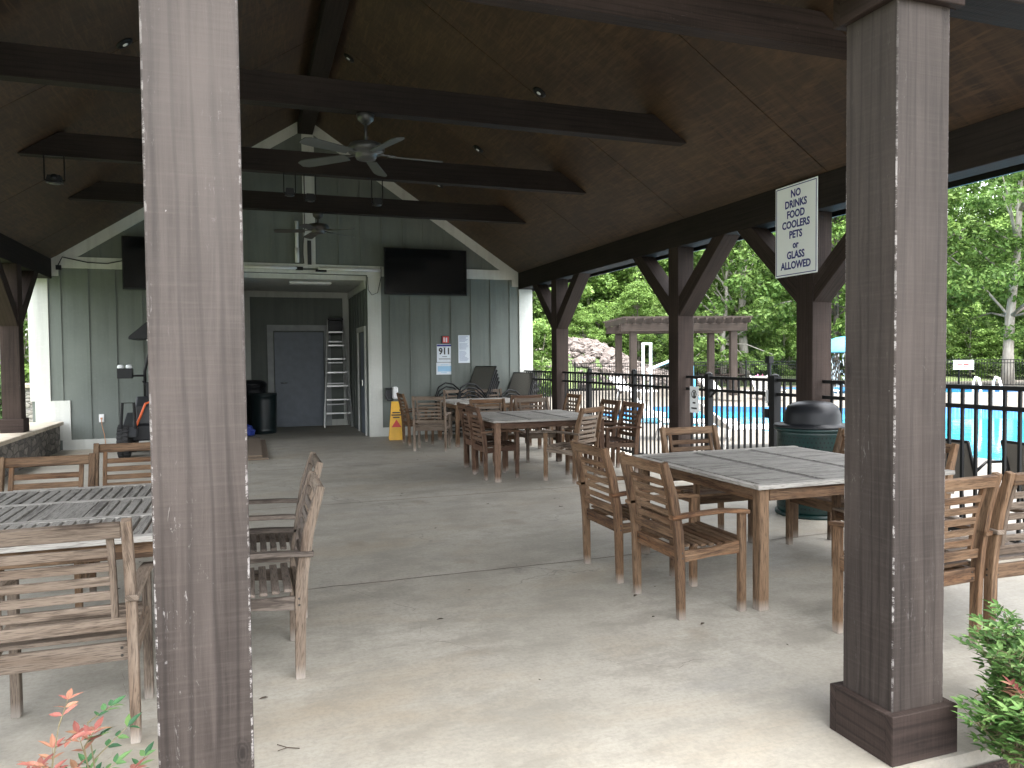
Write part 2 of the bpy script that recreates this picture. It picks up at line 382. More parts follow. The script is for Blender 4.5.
# ground
k = NB('grass_ground'); o = k.coord(); a = k.noise(o, .25, 4); b = k.noise(o, 8, 6, .7)
c = k.mix(k.ramp(a, [(.35, 0.), (.65, 1.)]), (.055, .09, .022), (.12, .15, .05)); c = k.mix(k.ramp(b, [(.35, .6), (.6, 0.)]), c, (.03, .05, .012))
k.bump(b, .8, .05); M['grass'] = k.fin(c, .9)
k = NB('forest_floor'); o = k.coord(); a = k.noise(o, .3, 5); c = k.mix(k.ramp(a, [(.4, 0.), (.6, 1.)]), (.06, .055, .03), (.05, .08, .022)); M['forest'] = k.fin(c, .95)
k = NB('mulch'); o = k.coord(); a = k.noise(o, 60, 6, .7); c = k.mix(k.ramp(a, [(.35, 0.), (.65, 1.)]), (.03, .018, .014), (.13, .08, .065)); k.bump(a, 1, .02); M['mulch'] = k.fin(c, .95)
# water
k = NB('pool_water'); o = k.coord(); a = k.noise(k.map(o, (1, 1, 1)), 1.7, 5, .6, .5); a2 = k.noise(o, .18, 2)
c = k.mix(k.ramp(a2, [(.3, 0.), (.7, 1.)]), (.022, .20, .34), (.038, .27, .40)); k.bump(a, .12, .05); M['water'] = k.fin(c, .06)
k = NB('pool_tile'); o = k.coord(); br = k.n('TexBrick'); k.l(k.map(o, (4, 4, 8)), br.inputs['Vector']); br.inputs['Color1'].default_value = (.05, .16, .36, 1); br.inputs['Color2'].default_value = (.06, .2, .42, 1); br.inputs['Mortar'].default_value = (.16, .3, .45, 1)
br.inputs['Scale'].default_value = 1.5; M['tile'] = k.fin(br.outputs[0], .2)
# foliage
def leafmat(name, c0, c1, c2, tr=.35):
    k = NB(name); g = k.n('NewGeometry'); r = g.outputs['Random Per Island']
    c = k.ramp(r, [(0, c0), (.55, c1), (1, c2)])
    oi = k.n('ObjectInfo'); mr = k.n('MapRange'); k.l(oi.outputs['Random'], mr.inputs[0]); mr.inputs[3].default_value = .8; mr.inputs[4].default_value = 1.2
    hv = k.n('HueSaturation'); k.l(c, hv.inputs['Color']); k.l(mr.outputs[0], hv.inputs['Value'])
    k.fin(hv.outputs[0], .6); k.b.inputs['Specular IOR Level'].default_value = .3
    t = k.n('BsdfTranslucent'); k.l(hv.outputs[0], t.inputs[0]); ms = k.n('MixShader'); ms.inputs[0].default_value = tr
    k.l(k.b.outputs[0], ms.inputs[1]); k.l(t.outputs[0], ms.inputs[2]); k.l(ms.outputs[0], k.out.inputs[0]); return k.m
M['leaf_a'] = leafmat('leaf_oak', (.05, .10, .02), (.105, .20, .04), (.19, .30, .08))
M['leaf_b'] = leafmat('leaf_maple', (.075, .14, .03), (.14, .24, .05), (.23, .34, .09))
M['leaf_c'] = leafmat('leaf_dark', (.03, .065, .02), (.055, .105, .032), (.09, .15, .05))
M['leaf_fresh'] = leafmat('leaf_nandina', (.05, .12, .03), (.10, .21, .05), (.20, .32, .10), .25)
M['leaf_deep'] = leafmat('leaf_nandina_deep', (.02, .07, .03), (.05, .13, .05), (.12, .2, .06), .2)
M['leaf_red'] = leafmat('leaf_nandina_red', (.18, .045, .04), (.26, .10, .08), (.28, .16, .09), .3)
def bark(name, a, b):
    k = NB(name); o = k.coord(); n = k.noise(k.map(o, (6, 6, 1.2)), 1, 6, .7); c = k.mix(k.ramp(n, [(.35, 0.), (.65, 1.)]), a, b); k.bump(n, .8, .04); return k.fin(c, .9)
M['bark'] = bark('bark_grey', (.10, .085, .07), (.26, .23, .2))
M['bark_pale'] = bark('bark_pale', (.22, .2, .17), (.42, .39, .34))

# ------------------------------------------------------------------ setting
def plane(name, x0, x1, y0, y1, z, mat, kind='structure'):
    bm = BM(); vs = [bm.verts.new(p) for p in ((x0, y0, z), (x1, y0, z), (x1, y1, z), (x0, y1, z))]; _uv(bm, [bm.faces.new(vs)], Vector((1, 0, 0)), Vector())
    return props(obj(name, bm, mat), kind=kind)
plane('ground', -400, 400, -60, 700, -.32, M['forest'])
plane('lawn', -60, -3.9, -20, 60, -.10, M['grass'])
plane('mulch_bed', -6, 9, .76, 2.035, -.05, M['mulch'])
plane('path', -14, 16, -12, .75, -.03, M['deck'])  # unseen paving, added to bounce light in under the roof
# patio slab with joints cut as narrow dark sheets
bm = BM(); box(bm, -3.6, 5.62, 2.05, 14.65, -.14, 0.0); box(bm, -.1, 2.19, 14.65, 17.7, -.14, 0.0)
props(obj('patio_floor', bm, M['floor']), kind='structure')
bm = BM()
def jline(x0, x1, y, wv=.005, amp=.009):
    n = int((x1 - x0) / .12); A = []; B = []
    for i in range(n + 1):
        x = x0 + (x1 - x0) * i / n; yy = y + random.uniform(-amp, amp)
        A.append(bm.verts.new((x, yy - wv, .004))); B.append(bm.verts.new((x, yy + wv, .004)))
    _uv(bm, [bm.faces.new((A[i], A[i + 1], B[i + 1], B[i])) for i in range(n)], Vector((1, 0, 0)), Vector())
def crack(pts, wv):
    P_ = []
    for (a, b), (c, d) in zip(pts, pts[1:]):
        for q in range(8): P_.append((a + (c - a) * q / 8 + random.uniform(-.012, .012), b + (d - b) * q / 8 + random.uniform(-.02, .02)))
    vs = [(bm.verts.new((x, y - wv * (.3 + .7 * random.random()), .0045)), bm.verts.new((x, y + wv * (.3 + .7 * random.random()), .0045))) for x, y in P_]
    for p, q in zip(vs, vs[1:]): bm.faces.new((p[0], q[0], q[1], p[1]))
crack([(2.45, 12.6), (2.62, 11.9), (2.55, 11.2), (2.75, 10.5), (2.9, 10.0)], .012)
crack([(.6, 4.9), (.9, 4.4), (.85, 3.9), (1.2, 3.5)], .0016); crack([(-.62, 4.0), (-.52, 3.6), (-.5, 3.3), (-.56, 3.0)], .0018)
crack([(1.6, 3.3), (1.9, 3.1), (2.1, 3.15)], .0015)
for y_ in (5.02, 7.92, 10.7): jline(-3.0, 5.3, y_)
props(obj('floor_joints', bm, M['joint']), kind='structure')
# pool deck with pool cut out
pool = [(8.3, 15.6), (9.9, 13.4), (10.12, 8.2), (10.12, 1.0), (26, 1.0), (26, 12.5), (19.4, 16.05), (16.3, 17.15), (13.2, 20.0), (11.2, 20.4), (9.0, 18.6)]
wade = [(22.2, 24.0), (29.5, 21.5), (31.5, 27.5), (24.0, 30.0)]
def hole_sheet(name, outer, holes, z, mat, depth):
    bm = BM(); edges = []
    for lp in [outer] + holes:
        vs = [bm.verts.new((x, y, z)) for x, y in lp]
        edges += [bm.edges.new((vs[i], vs[(i + 1) % len(vs)])) for i in range(len(vs))]
    bmesh.ops.triangle_fill(bm, edges=edges, use_beauty=True)
    for f in bm.faces:
        if f.normal.z < 0: f.normal_flip()
    return props(obj(name, bm, mat), kind='structure')
hole_sheet('pool_deck', [(5.625, -14), (60, -14), (60, 31.5), (10, 31.5), (5.625, 24)], [pool, wade], -.03, M['deck'], .3)
def pool_parts(poly, z):
    bm = BM(); vs = [bm.verts.new((x, y, z)) for x, y in poly]; bm.faces.new(vs)
    for f in bm.faces:
        f.normal_update()
        if f.normal.z < 0: f.normal_flip()
    props(obj('pool_water', bm, M['water']), kind='structure')
    bm = BM(); n = len(poly)
    for i in range(n):
        a = poly[i]; b = poly[(i + 1) % n]
        q = [bm.verts.new((a[0], a[1], -.036)), bm.verts.new((b[0], b[1], -.036)), bm.verts.new((b[0], b[1], -.31)), bm.verts.new((a[0], a[1], -.31))]
        bm.faces.new(q)
    props(obj('pool_edge', bm, M['tile']), kind='structure')
pool_parts(pool, -.20); pool_parts(wade, -.14)
# grassy bank behind the pool, rising to the rock heap
def hmap(x, y):
    h = 0
    h += 1.75 * math.exp(-(((x - 17.0) / 3.2) ** 2 + ((y - 37.5) / 3.0) ** 2))
    h += 0.75 * math.exp(-(((x - 12.0) / 6.0) ** 2 + ((y - 38) / 5.0) ** 2))
    h += .35 * min(1, max(0, (y - 31.5) / 4)) 
    h += max(0, y - 42) * .05
    return h - .06
bm = BM(); NX, NY = 90, 60; G = []
for j in range(NY + 1):
    row = []
    for i in range(NX + 1):
        x = -10 + 110 * i / NX; y = 31.5 + (90 - 31.5) * (j / NY) ** 1.5
        row.append(bm.verts.new((x, y, hmap(x, y) + random.uniform(-.03, .03))))
    G.append(row)
for j in range(NY):
    for i in range(NX): bm.faces.new((G[j][i], G[j][i + 1], G[j + 1][i + 1], G[j + 1][i]))
props(obj('grass_bank', bm, M['grass'], smooth=True), kind='structure')
plane('side_lawn', 2.6, 10, 24, 31.5, -.045, M['grass'])

# ------------------------------------------------------------------ pavilion
pav = thing('pavilion', 'dark brown timber pavilion with open sides and a plywood lined gable roof', 'pavilion', (0, 0, 0))
RX, EZ, RZ_, m_ = 1.06, 3.27, 6.05, .66
XR, XL = 5.27, -3.15
def roofz(x): return EZ + m_ * (XR - x) if x >= RX else EZ + m_ * (x - XL)
YF, YB = .35, 14.62  # roof front extended out of view to shade the near floor
# roof boards (two slabs, plywood below), joints as fine grooves modelled by gaps between sheets
bm = BM()
ys = [YF, 3.40, 5.84, 8.34, 10.80, 13.28, YB]
for a, b in zip(ys, ys[1:]):
    g = .006
    for sx in (1, -1):
        xe = RX + sx * (5.60 - RX); ze = roofz(XR) - m_ * (5.60 - XR)
        zr = roofz(RX)
        xm1 = RX + sx * 1.9; xm2 = RX + sx * 3.1
        prism(bm, [(RX, zr), (xe, ze), (xe, ze + .018), (RX, zr + .018)] if sx > 0 else [(RX, zr), (RX, zr + .018), (xe, ze + .018), (xe, ze)], 1, a + g, b - g, grain=(1, 0, -.66 * sx))
obj('roof_lining', bm, M['ply'], pav)
bm = BM()
for sx in (1, -1):
    xe = RX + sx * 6.0 - sx * .08 - 0; xe = RX + sx * (5.60 - RX)
    ze = roofz(XR) - m_ * (5.60 - XR)
    prism(bm, [(RX, RZ_ + .022), (xe, ze + .022), (xe, ze + .16), (RX, RZ_ + .2)], 1, YF - .01, 21)
obj('roof', bm, plain('shingles', (.07, .065, .06), .9, sc=20, bump=.6), pav)
bm = BM()
for sx in (1, -1):
    xe = RX + sx * (5.605 - RX); ze = roofz(XR) - m_ * (5.60 - XR)
    bm = BM(); box(bm, min(xe, xe + sx * .03), max(xe, xe + sx * .03), YF - .02, 20, ze - .15, ze + .17); obj('fascia', bm, M['black_metal'], pav)
# eave beams
for x0, x1 in ((XR, XR + .25), (XL - .25, XL)):
    bm = BM(); box(bm, x0, x1, YF + .2, YB, 2.93, EZ - .004)
    obj('eave_beam', bm, M['timber_dark'], pav, bevel=.006)
# ridge beam
bm = BM(); box(bm, RX - .135, RX + .135, YF + .1, YB, 5.73, 5.955); obj('ridge_beam', bm, M['timber_dark'], pav, bevel=.006)
# tie beams clipped to the slope
for y_ in (4.56, 7.02, 9.55, 11.95):
    bm = BM(); z0, z1 = 3.79, 4.055
    e = lambda z: XR - (z - EZ) / m_ - .006
    poly = [(2 * RX - e(z0), z0), (e(z0), z0), (e(z1), z1), (2 * RX - e(z1), z1)]
    prism(bm, poly, 1, y_, y_ + .14, grain=(1, 0, 0)); obj('tie_beam', bm, M['timber_post' if y_ < 5 else 'timber_dark'], pav, bevel=.005)
# dark end blocks where rafters meet the lining
# wall plate side posts with knee braces
def side_post(x0, y_, base_z, mat, sx):
    bm = BM(); box(bm, x0, x0 + .24, y_, y_ + .235, base_z, 2.93, 2)
    p = obj('post', bm, mat, pav, bevel=.006)
    bm = BM(); box(bm, x0 - .03, x0 + .27, y_ - .03, y_ + .265, base_z, base_z + .2, 0); obj('post_base', bm, M['timber_post'], p, bevel=.005)
    for s in (1, -1):
        ye = y_ + .235 if s > 0 else y_
        t = .2; top = ye + s * 1.0
        poly = [(ye, 2.03), (top, 2.93), (top - s * t * 1.3, 2.93), (ye, 2.03 + t * 1.3)]
        bm = BM(); prism(bm, poly, 0, x0 + .012, x0 + .228, grain=(0, s, .9))
        obj('knee_brace', bm, mat, p, bevel=.004)
for y_ in (12.6, 8.5, 6.03): side_post(XR, y_, 0, M['timber_post'], 1)
for y_ in (12.5, 8.4, 5.2): side_post(XL - .215, y_, .5, M['timber_post'], -1)
# front posts
def front_post(x0, x1, y0, y1, mat, lab=None):
    bm = BM(); box(bm, x0, x1, y0, y1, 0, 2.80, 2); p = obj('post', bm, mat, pav, bevel=.004, label=lab)
    bm = BM(); e = .034
    for a in ((x0 - e, x1 + e, y0 - e, y0), (x0 - e, x0, y0, y1), (x1, x1 + e, y0, y1), (x0 - e, x1 + e, y1, y1 + e)):
        box(bm, *a, -.0, .185, 0 if a[1] - a[0] > .1 else 1)
    obj('post_base', bm, M['timber_post'], p, bevel=.003)
    bm = BM()
    for a in ((x0 - e, x1 + e, y0 - e, y0), (x0 - e, x0, y0, y1), (x1, x1 + e, y0, y1), (x0 - e, x1 + e, y1, y1 + e)):
        box(bm, *a, 2.77, 2.93, 0 if a[1] - a[0] > .1 else 1)
    obj('post_cap', bm, M['timber_post'], p, bevel=.003)
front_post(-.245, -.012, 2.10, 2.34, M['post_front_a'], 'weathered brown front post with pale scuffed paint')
front_post(2.205, 2.455, 2.10, 2.345, M['post_front_b'], 'brown front post with a boxed base and chipped corner')
front_post(XR + .02, XR + .26, 2.10, 2.34, M['timber_post']); front_post(XL - .26, XL - .02, 2.10, 2.34, M['timber_post'])
bm = BM(); box(bm, XL, XR, 2.13, 2.31, 2.86, 3.12); obj('front_beam', bm, M['timber_dark'], pav, bevel=.005)
# recessed can lights
def can(x, y_, par):
    n = Vector((m_ if x > RX else -m_, 0, 1)).normalized(); p = Vector((x, y_, roofz(x)))
    bm = BM(); prof = [(.0, .0), (.055, .0), (.075, .004), (.08, .012)]
    lathe(bm, [(.052, -.02), (.085, -.012), (.085, .006), (.05, .006)], n=20)
    lathe(bm, [(.008, -.026), (.026, -.024), (.03, -.014)], n=16, mi=1)
    o = obj('recessed_light', bm, [M['black_metal'], M['lamp_glass']], par, smooth=True)
    o.location = p; o.rotation_euler = n.to_track_quat('Z', 'Y').to_euler()
for x, y_ in ((3.25, 8.22), (3.25, 10.7), (3.25, 13.1), (3.25, 5.75), (-1.1, 8.26), (-1.1, 10.7), (1.42, 10.97), (-1.1, 5.7)): can(x, y_, pav)

# ------------------------------------------------------------------ low stone wall (left)
sw = thing('stone_wall', 'low fieldstone sitting wall with a tan stone cap along the left side', 'stone wall')
bm = BM(); box(bm, -3.52, -3.08, 2.4, 14.55, -.1, .44); obj('wall', bm, M['stone'], sw)
bm = BM()
y0 = 2.35
while y0 < 14.5:
    y1 = min(y0 + random.uniform(.7, 1.0), 14.56); box(bm, -3.58, -3.02, y0 + .004, y1 - .004, .44, .50); y0 = y1
obj('cap', bm, M['cap_stone'], sw, bevel=.008)
pr = thing('stone_pier', 'square stone pier with a flat cap beyond the wall corner', 'pier', (-3.86, 15.8, 0))
bm = BM(); box(bm, -.2, .2, -.2, .2, -.15, 1.05); obj('shaft', bm, M['stone_light'], pr)
bm = BM(); box(bm, -.26, .26, -.26, .26, 1.05, 1.13); obj('cap', bm, M['cap_stone'], pr, bevel=.01)

# ------------------------------------------------------------------ clubhouse building
cb = thing('clubhouse', 'green board and batten pool house with white trim at the back of the pavilion', 'building')
YW = 14.65; OX0, OX1, OZ = -.10, 2.17, 3.14
bm = BM()
box(bm, -3.5, OX0, YW, YW + .15, -.1, 3.3); box(bm, OX1, 5.53, YW, YW + .15, -.1, 3.3)
prism(bm, [(XL - .3, 3.3), (XR + .26, 3.3), (XR + .26, 3.31), (RX, 6.03), (XL - .3, 3.31)], 1, YW, YW + .15)
box(bm, OX0, OX1, YW, YW + .15, OZ, 3.3 - .001)
# alcove
box(bm, OX0 - .12, OX0, YW + .15, 17.7, 0, 3.06); box(bm, OX1, OX1 + .12, YW + .15, 17.7, 0, 3.06)
box(bm, OX0 - .12, OX1 + .12, 17.6, 17.72, 0, 3.06)
# outside sides
box(bm, -3.5, -3.35, YW + .15, 22, -.1, 3.3); box(bm, 5.38, 5.53, YW + .15, 22, -.1, 3.3)
obj('wall', bm, M['siding'], cb)
bm = BM(); box(bm, OX0, OX1, YW + .152, 17.6, OZ - .09, OZ + .0)
obj('ceiling', bm, M['white_trim'], cb)
# battens
def batten(x, z0, z1, y_=YW):
    bm = BM(); box(bm, x - .022, x + .022, y_ - .018, y_, z0, z1); obj('batten', bm, M['siding'], cb)
x = -3.07
for x in [-3.05 + .42 * i for i in range(8)]:
    if x < OX0 - .2: batten(x, .17, 3.12)
for x in [2.62, 3.02, 3.43, 3.85, 4.27, 4.68, 5.10]: batten(x, .17, 3.12)
for i in range(20):
    x = -2.85 + .41 * i
    zt = roofz(x) - .22
    if zt > 3.4 and abs(x - 1.1) > .2: batten(x, 3.31, zt)
for i in range(5):
    x = .05 + .42 * i; batten(x, 2.34 if .3 < x < 1.75 else .1, 3.0, 17.6)
for i in range(6):
    y_ = 14.95 + .4 * i
    bm = BM(); box(bm, OX1 - .018, OX1, y_ - .022, y_ + .022, .1 if not (14.85 < y_ < 16.1) else 2.2, 2.88); obj('batten', bm, M['siding'], cb)
# trim
T = M['white_trim']
def boards(name, lst, m, par):
    for b in lst: 
        bm = BM(); box(bm, *b); obj(name, bm, m, par)

bm = BM(); box(bm, -3.52, -3.22, YW - .03, YW, .85, 3.12); obj('corner_trim', bm, T, cb)
boards('corner_trim', [(5.29, 5.55, YW - .03, YW, .0, 2.93), (5.55, 5.58, YW - .03, YW + .3, .0, 2.93)], T, cb)
boards('frieze_board', [(-3.5, OX0 - .12, YW - .032, YW, 3.12, 3.31), (OX1 + .02, 5.55, YW - .032, YW, 3.12, 3.31), (-3.5, -3.05, YW - .033, YW, 2.98, 3.12), (5.13, 5.55, YW - .033, YW, 2.98, 3.12)], T, cb)
boards('opening_trim', [(OX0 - .12, OX1 + .3, YW - .036, YW, 3.14, 3.20), (OX0 - .12, OX1 + .3, YW - .05, YW, 3.24, 3.31), (OX1, OX1 + .26, YW - .03, YW, .0, 3.14), (OX0 - .26, OX0, YW - .03, YW, .0, 3.14)], T, cb)
boards('base_board', [(-3.06, OX0 - .26, YW - .028, YW, .0, .17), (OX1 + .26, 5.29, YW - .028, YW, .0, .17), (-3.45, -2.93, YW - .034, YW, .17, .85), (OX0 + .12, .37, 17.575, 17.6, 0, .14), (1.75, OX1 - .14, 17.575, 17.6, 0, .14)], T, cb)
bm = BM()
for sx in (1, -1):
    xe = RX + sx * (XR - RX); e = .0
    z = lambda x: roofz(x) - .005
    xi = RX + sx * .14
    poly = [(xi, z(xi)), (xe, z(xe)), (xe, z(xe) - .10), (RX + sx * 3.95, z(RX + sx * 3.95) - .21), (xi, z(xi) - .21)]
    prism(bm, poly, 1, YW - .03, YW - .001, grain=(1, 0, -.66 * sx))
box(bm, .99, 1.21, YW - .034, YW, 3.31, 5.74)
obj('gable_trim', bm, T, cb)
boards('alcove_trim', [(OX0, OX1, 17.56, 17.598, 2.92, 3.05), (OX0, OX0 + .12, 17.56, 17.598, 0, 2.92), (OX1 - .14, OX1, 17.56, 17.598, 0, 2.92), (OX1 - .02, OX1 - .001, 14.83, 17.55, 2.9, 3.05)], T, cb)
# grey back door
bm = BM(); box(bm, .52, 1.59, 17.55, 17.595, .01, 2.14); dr = obj('door', bm, M['door_paint'], cb, bevel=.003)
bm = BM(); 
for a in ((.37, .50, 0, 2.3), (1.61, 1.75, 0, 2.3)): box(bm, a[0], a[1], 17.54, 17.6, a[2], a[3])
box(bm, .50, 1.61, 17.54, 17.6, 2.17, 2.3); obj('door_casing', bm, plain('casing_grey', (.30, .32, .32), .6), cb)
bm = BM(); tube(bm, [(.66, 17.55, 1.0), (.66, 17.49, 1.0)], .018); tube(bm, [(.65, 17.49, 1.0), (.78, 17.49, 1.0)], .011); lathe(bm, [(.001, 0), (.032, 0), (.032, .008), (.001, .008)], (.66, 17.55, 1.0)); obj('handle', bm, M['chrome'], dr, smooth=True)
# side door in alcove
bm = BM(); box(bm, OX1 - .012, OX1 - .001, 15.02, 15.60, .01, 2.05); sdr = obj('door', bm, M['door_paint'], cb)
bm = BM(); box(bm, OX1 - .03, OX1 - .002, 14.9, 15.0, 0, 2.17); box(bm, OX1 - .03, OX1 - .002, 15.94, 16.06, 0, 2.17); box(bm, OX1 - .03, OX1 - .002, 15.0, 15.94, 2.07, 2.17); obj('door_casing', bm, T, cb)
bm = BM(); tube(bm, [(OX1 - .05, 15.12, .98), (OX1 - .05, 15.12, 1.1)], .014); obj('handle', bm, M['chrome'], sdr)
# attic hatch / light in alcove ceiling
bm = BM(); box(bm, .75, 1.55, 15.2, 15.5, 3.0, 3.045); obj('ceiling_light', bm, M['white_plastic'], cb, bevel=.01)
# roller rails above opening
bm = BM(); tube(bm, [(-.1, 14.56, 3.225), (.86, 14.56, 3.225)], .028, 12); obj('track_rail', bm, M['white_plastic'], cb, smooth=True)
bm = BM(); tube(bm, [(1.25, 14.56, 3.225), (2.42, 14.56, 3.225)], .028, 12); obj('track_rail', bm, M['white_plastic'], cb, smooth=True)
bm = BM(); box(bm, .84, .97, 14.54, 14.6, 3.19, 3.25); box(bm, 1.2, 1.4, 14.54, 14.6, 3.17, 3.21); tube(bm, [(2.43, 14.57, 3.30), (2.43, 14.57, 3.10), (2.36, 14.57, 2.8), (2.25, 14.57, 2.75), (2.18, 14.57, 2.85), (2.17, 14.57, 3.1)], .006, 6); obj('rail_bracket', bm, M['black_metal'], cb)
bm = BM(); tube(bm, [(.87, 14.58, 3.33), (.87, 14.58, 4.1)], .032, 10); tube(bm, [(.87, 14.58, 3.33), (.87, 14.58, 3.6)], .04, 10); obj('conduit', bm, M['white_plastic'], cb, smooth=True)
bm = BM(); tube(bm, [(1.0 + .02 * math.sin(t), 14.6, 4.4 - t * .18) for t in [0, .5, 1, 1.5, 2, 3, 4, 5, 6]], .007, 6); box(bm, 1.06, 1.13, 14.58, 14.6, 3.3, 3.75); obj('cable_run', bm, M['dark_grey'], cb)
# outlet with cord
bm = BM(); box(bm, -2.50, -2.42, 14.63, 14.65, .46, .60); ol = obj('outlet', bm, M['white_plastic'], cb, bevel=.004)
bm = BM(); box(bm, -2.475, -2.445, 14.61, 14.63, .51, .54); tube(bm, [(-2.46, 14.61, .525), (-2.45, 14.60, .4), (-2.42, 14.61, .25), (-2.40, 14.6, .05)], .006, 6); obj('cord', bm, plain('cord_orange', (.5, .25, .12), .6), ol)
# black cable draped below the left TV
bm = BM(); tube(bm, [(-3.05, 14.59, 3.15), (-2.98, 14.6, 3.3), (-2.6, 14.6, 3.22), (-2.3, 14.6, 3.21), (-2.05, 14.6, 3.27), (-1.8, 14.6, 3.22)], .009, 6); box(bm, -3.08, -3.0, 14.58, 14.62, 3.08, 3.16); obj('cable_run', bm, M['black_plastic'], cb)

# ------------------------------------------------------------------ things on the building
def tv(x0, x1, z0, z1, label):
    c = ((x0 + x1) / 2, 14.45, (z0 + z1) / 2); t = thing('television', label, 'television', c, 0, 'flat televisions on the wall')
    hw, hh = (x1 - x0) / 2, (z1 - z0) / 2
    bm = BM(); box(bm, -hw, hw, .0, .045, -hh, hh); obj('housing', bm, M['black_plastic'], t, bevel=.004)
    bm = BM(); box(bm, -hw + .018, hw - .018, -.004, .0, -hh + .03, hh - .018); obj('screen', bm, M['screen'], t)
    bm = BM(); box(bm, -.25, .25, .046, .16, -.2, .2); obj('wall_mount', bm, M['black_metal'], t)
    t.rotation_euler = (R(0), 0, 0); return t
tv(2.47, 4.12, 2.76, 3.66, 'black flat television hanging above the paper notices, right of the opening')
tv(-2.05, -.45, 2.76, 3.68, 'black flat television partly hidden behind the weathered front post')

def text_bm(lines, size, lead, mat_align='CENTER', bold=.0030):
    """returns a bmesh of text laid in the XZ plane facing -Y"""
    bm = BM()
    for i, (s, sc) in enumerate(lines):
        cu = bpy.data.curves.new('txt', 'FONT'); cu.body = s; cu.align_x = 'CENTER'; cu.size = size * sc; cu.offset = bold; cu.extrude = .0006; cu.resolution_u = 3
        o = bpy.data.objects.new('txt', cu); COL.objects.link(o); bpy.context.view_layer.update()
        me = o.to_mesh(); me.transform(Matrix.Translation((0, 0, -i * lead)) @ Matrix.Diagonal((.94, 1, 1.06, 1)) @ Matrix.Rotation(R(90), 4, 'X')); bm.from_mesh(me); o.to_mesh_clear()
        bpy.data.objects.remove(o); bpy.data.curves.remove(cu)
    return bm
# rules sign: faces -X, on the beam by the post
sg = thing('rules_sign', 'white sign with navy lettering listing items not allowed, beside the front post', 'sign', (5.245, 6.245, 2.78), -R(90))
bm = BM(); box(bm, -.31, .31, 0, .006, -.465, .465); obj('panel', bm, M['sign_white'], sg, bevel=.003)
bm = BM(); a, b, tt = .295, .45, .008
for q in ((-a, a, b - tt, b), (-a, a, -b, -b + tt), (-a, -a + tt, -b + tt, b - tt), (a - tt, a, -b + tt, b - tt)): box(bm, q[0], q[1], -.0015, -.0001, q[2], q[3])
obj('border', bm, M['navy'], sg)
bm = text_bm([('NO', 1), ('DRINKS', 1), ('FOOD', 1), ('COOLERS', 1), ('PETS', 1), ('or', .95), ('GLASS', 1), ('ALLOWED', 1)], .098, .1035)
bmesh.ops.translate(bm, verts=bm.verts, vec=(0, -.0015, .335)); obj('lettering', bm, M['navy'], sg)
# notices
def notice(name, x0, x1, z0, z1, label, cat, mat, group=None):
    t = thing(name, label, cat, ((x0 + x1) / 2, YW - .004, (z0 + z1) / 2), 0, group)
    hw, hh = (x1 - x0) / 2, (z1 - z0) / 2
    bm = BM(); box(bm, -hw, hw, -.003, 0, -hh, hh); obj('sheet', bm, mat, t); return t
YW_ = YW; 
t = notice('emergency_notice', 3.535, 3.85, 1.44, 1.80, 'white emergency notice with large black 911 below the small red sign', 'notice', M['paper'])
bm = text_bm([('911', 1)], .17, .1, bold=.006); bmesh.ops.translate(bm, verts=bm.verts, vec=(0, -.0045, -.02)); obj('lettering', bm, M['ink'], t)
bm = BM(); box(bm, -.155, .155, -.005, -.0035, .135, .172); obj('header', bm, M['navy'], t)
bm = BM(); box(bm, -.05, .05, -.005, -.0035, -.075, -.065); box(bm, -.12, .12, -.005, -.0035, -.115, -.107); box(bm, -.12, .12, -.005, -.0035, -.13, -.126); box(bm, -.04, .04, -.005, -.0035, .115, .12); obj('text_lines', bm, M['ink'], t)
t = notice('blue_notice', 3.52, 3.855, 1.19, 1.43, 'pale blue notice taped under the 911 sheet', 'notice', M['paper'])
bm = BM(); box(bm, -.14, .14, -.005, -.0035, -.06, .05); box(bm, -.08, .08, -.005, -.0035, .07, .08); box(bm, -.07, .05, -.005, -.0035, -.085, -.075); obj('text_block', bm, M['paper_blue'], t)
t = notice('extinguisher_notice', 3.62, 3.79, 1.81, 1.97, 'small red and white square sign above the 911 notice', 'sign', M['dark_grey'])
bm = BM(); box(bm, -.05, .075, -.02, -.0035, -.065, .065); obj('plate', bm, M['red'], t)
bm = BM(); box(bm, -.035, -.012, -.022, -.0205, -.045, .045); box(bm, .01, .04, -.022, -.0205, -.05, .04); obj('symbol', bm, M['paper'], t)
t = notice('long_notice', 3.98, 4.22, 1.42, 1.98, 'tall narrow notice of small print, right of the 911 notice', 'notice', M['paper'])
bm = BM()
for i in range(24):
    z = .255 - i * .0215
    if i in (6, 13): continue
    wd = random.uniform(.06, .10); box(bm, -.10, -.10 + wd * 1.9, -.005, -.0035, z, z + .006)
obj('text_lines', bm, plain('blue_ink', (.12, .17, .34), .6), t)

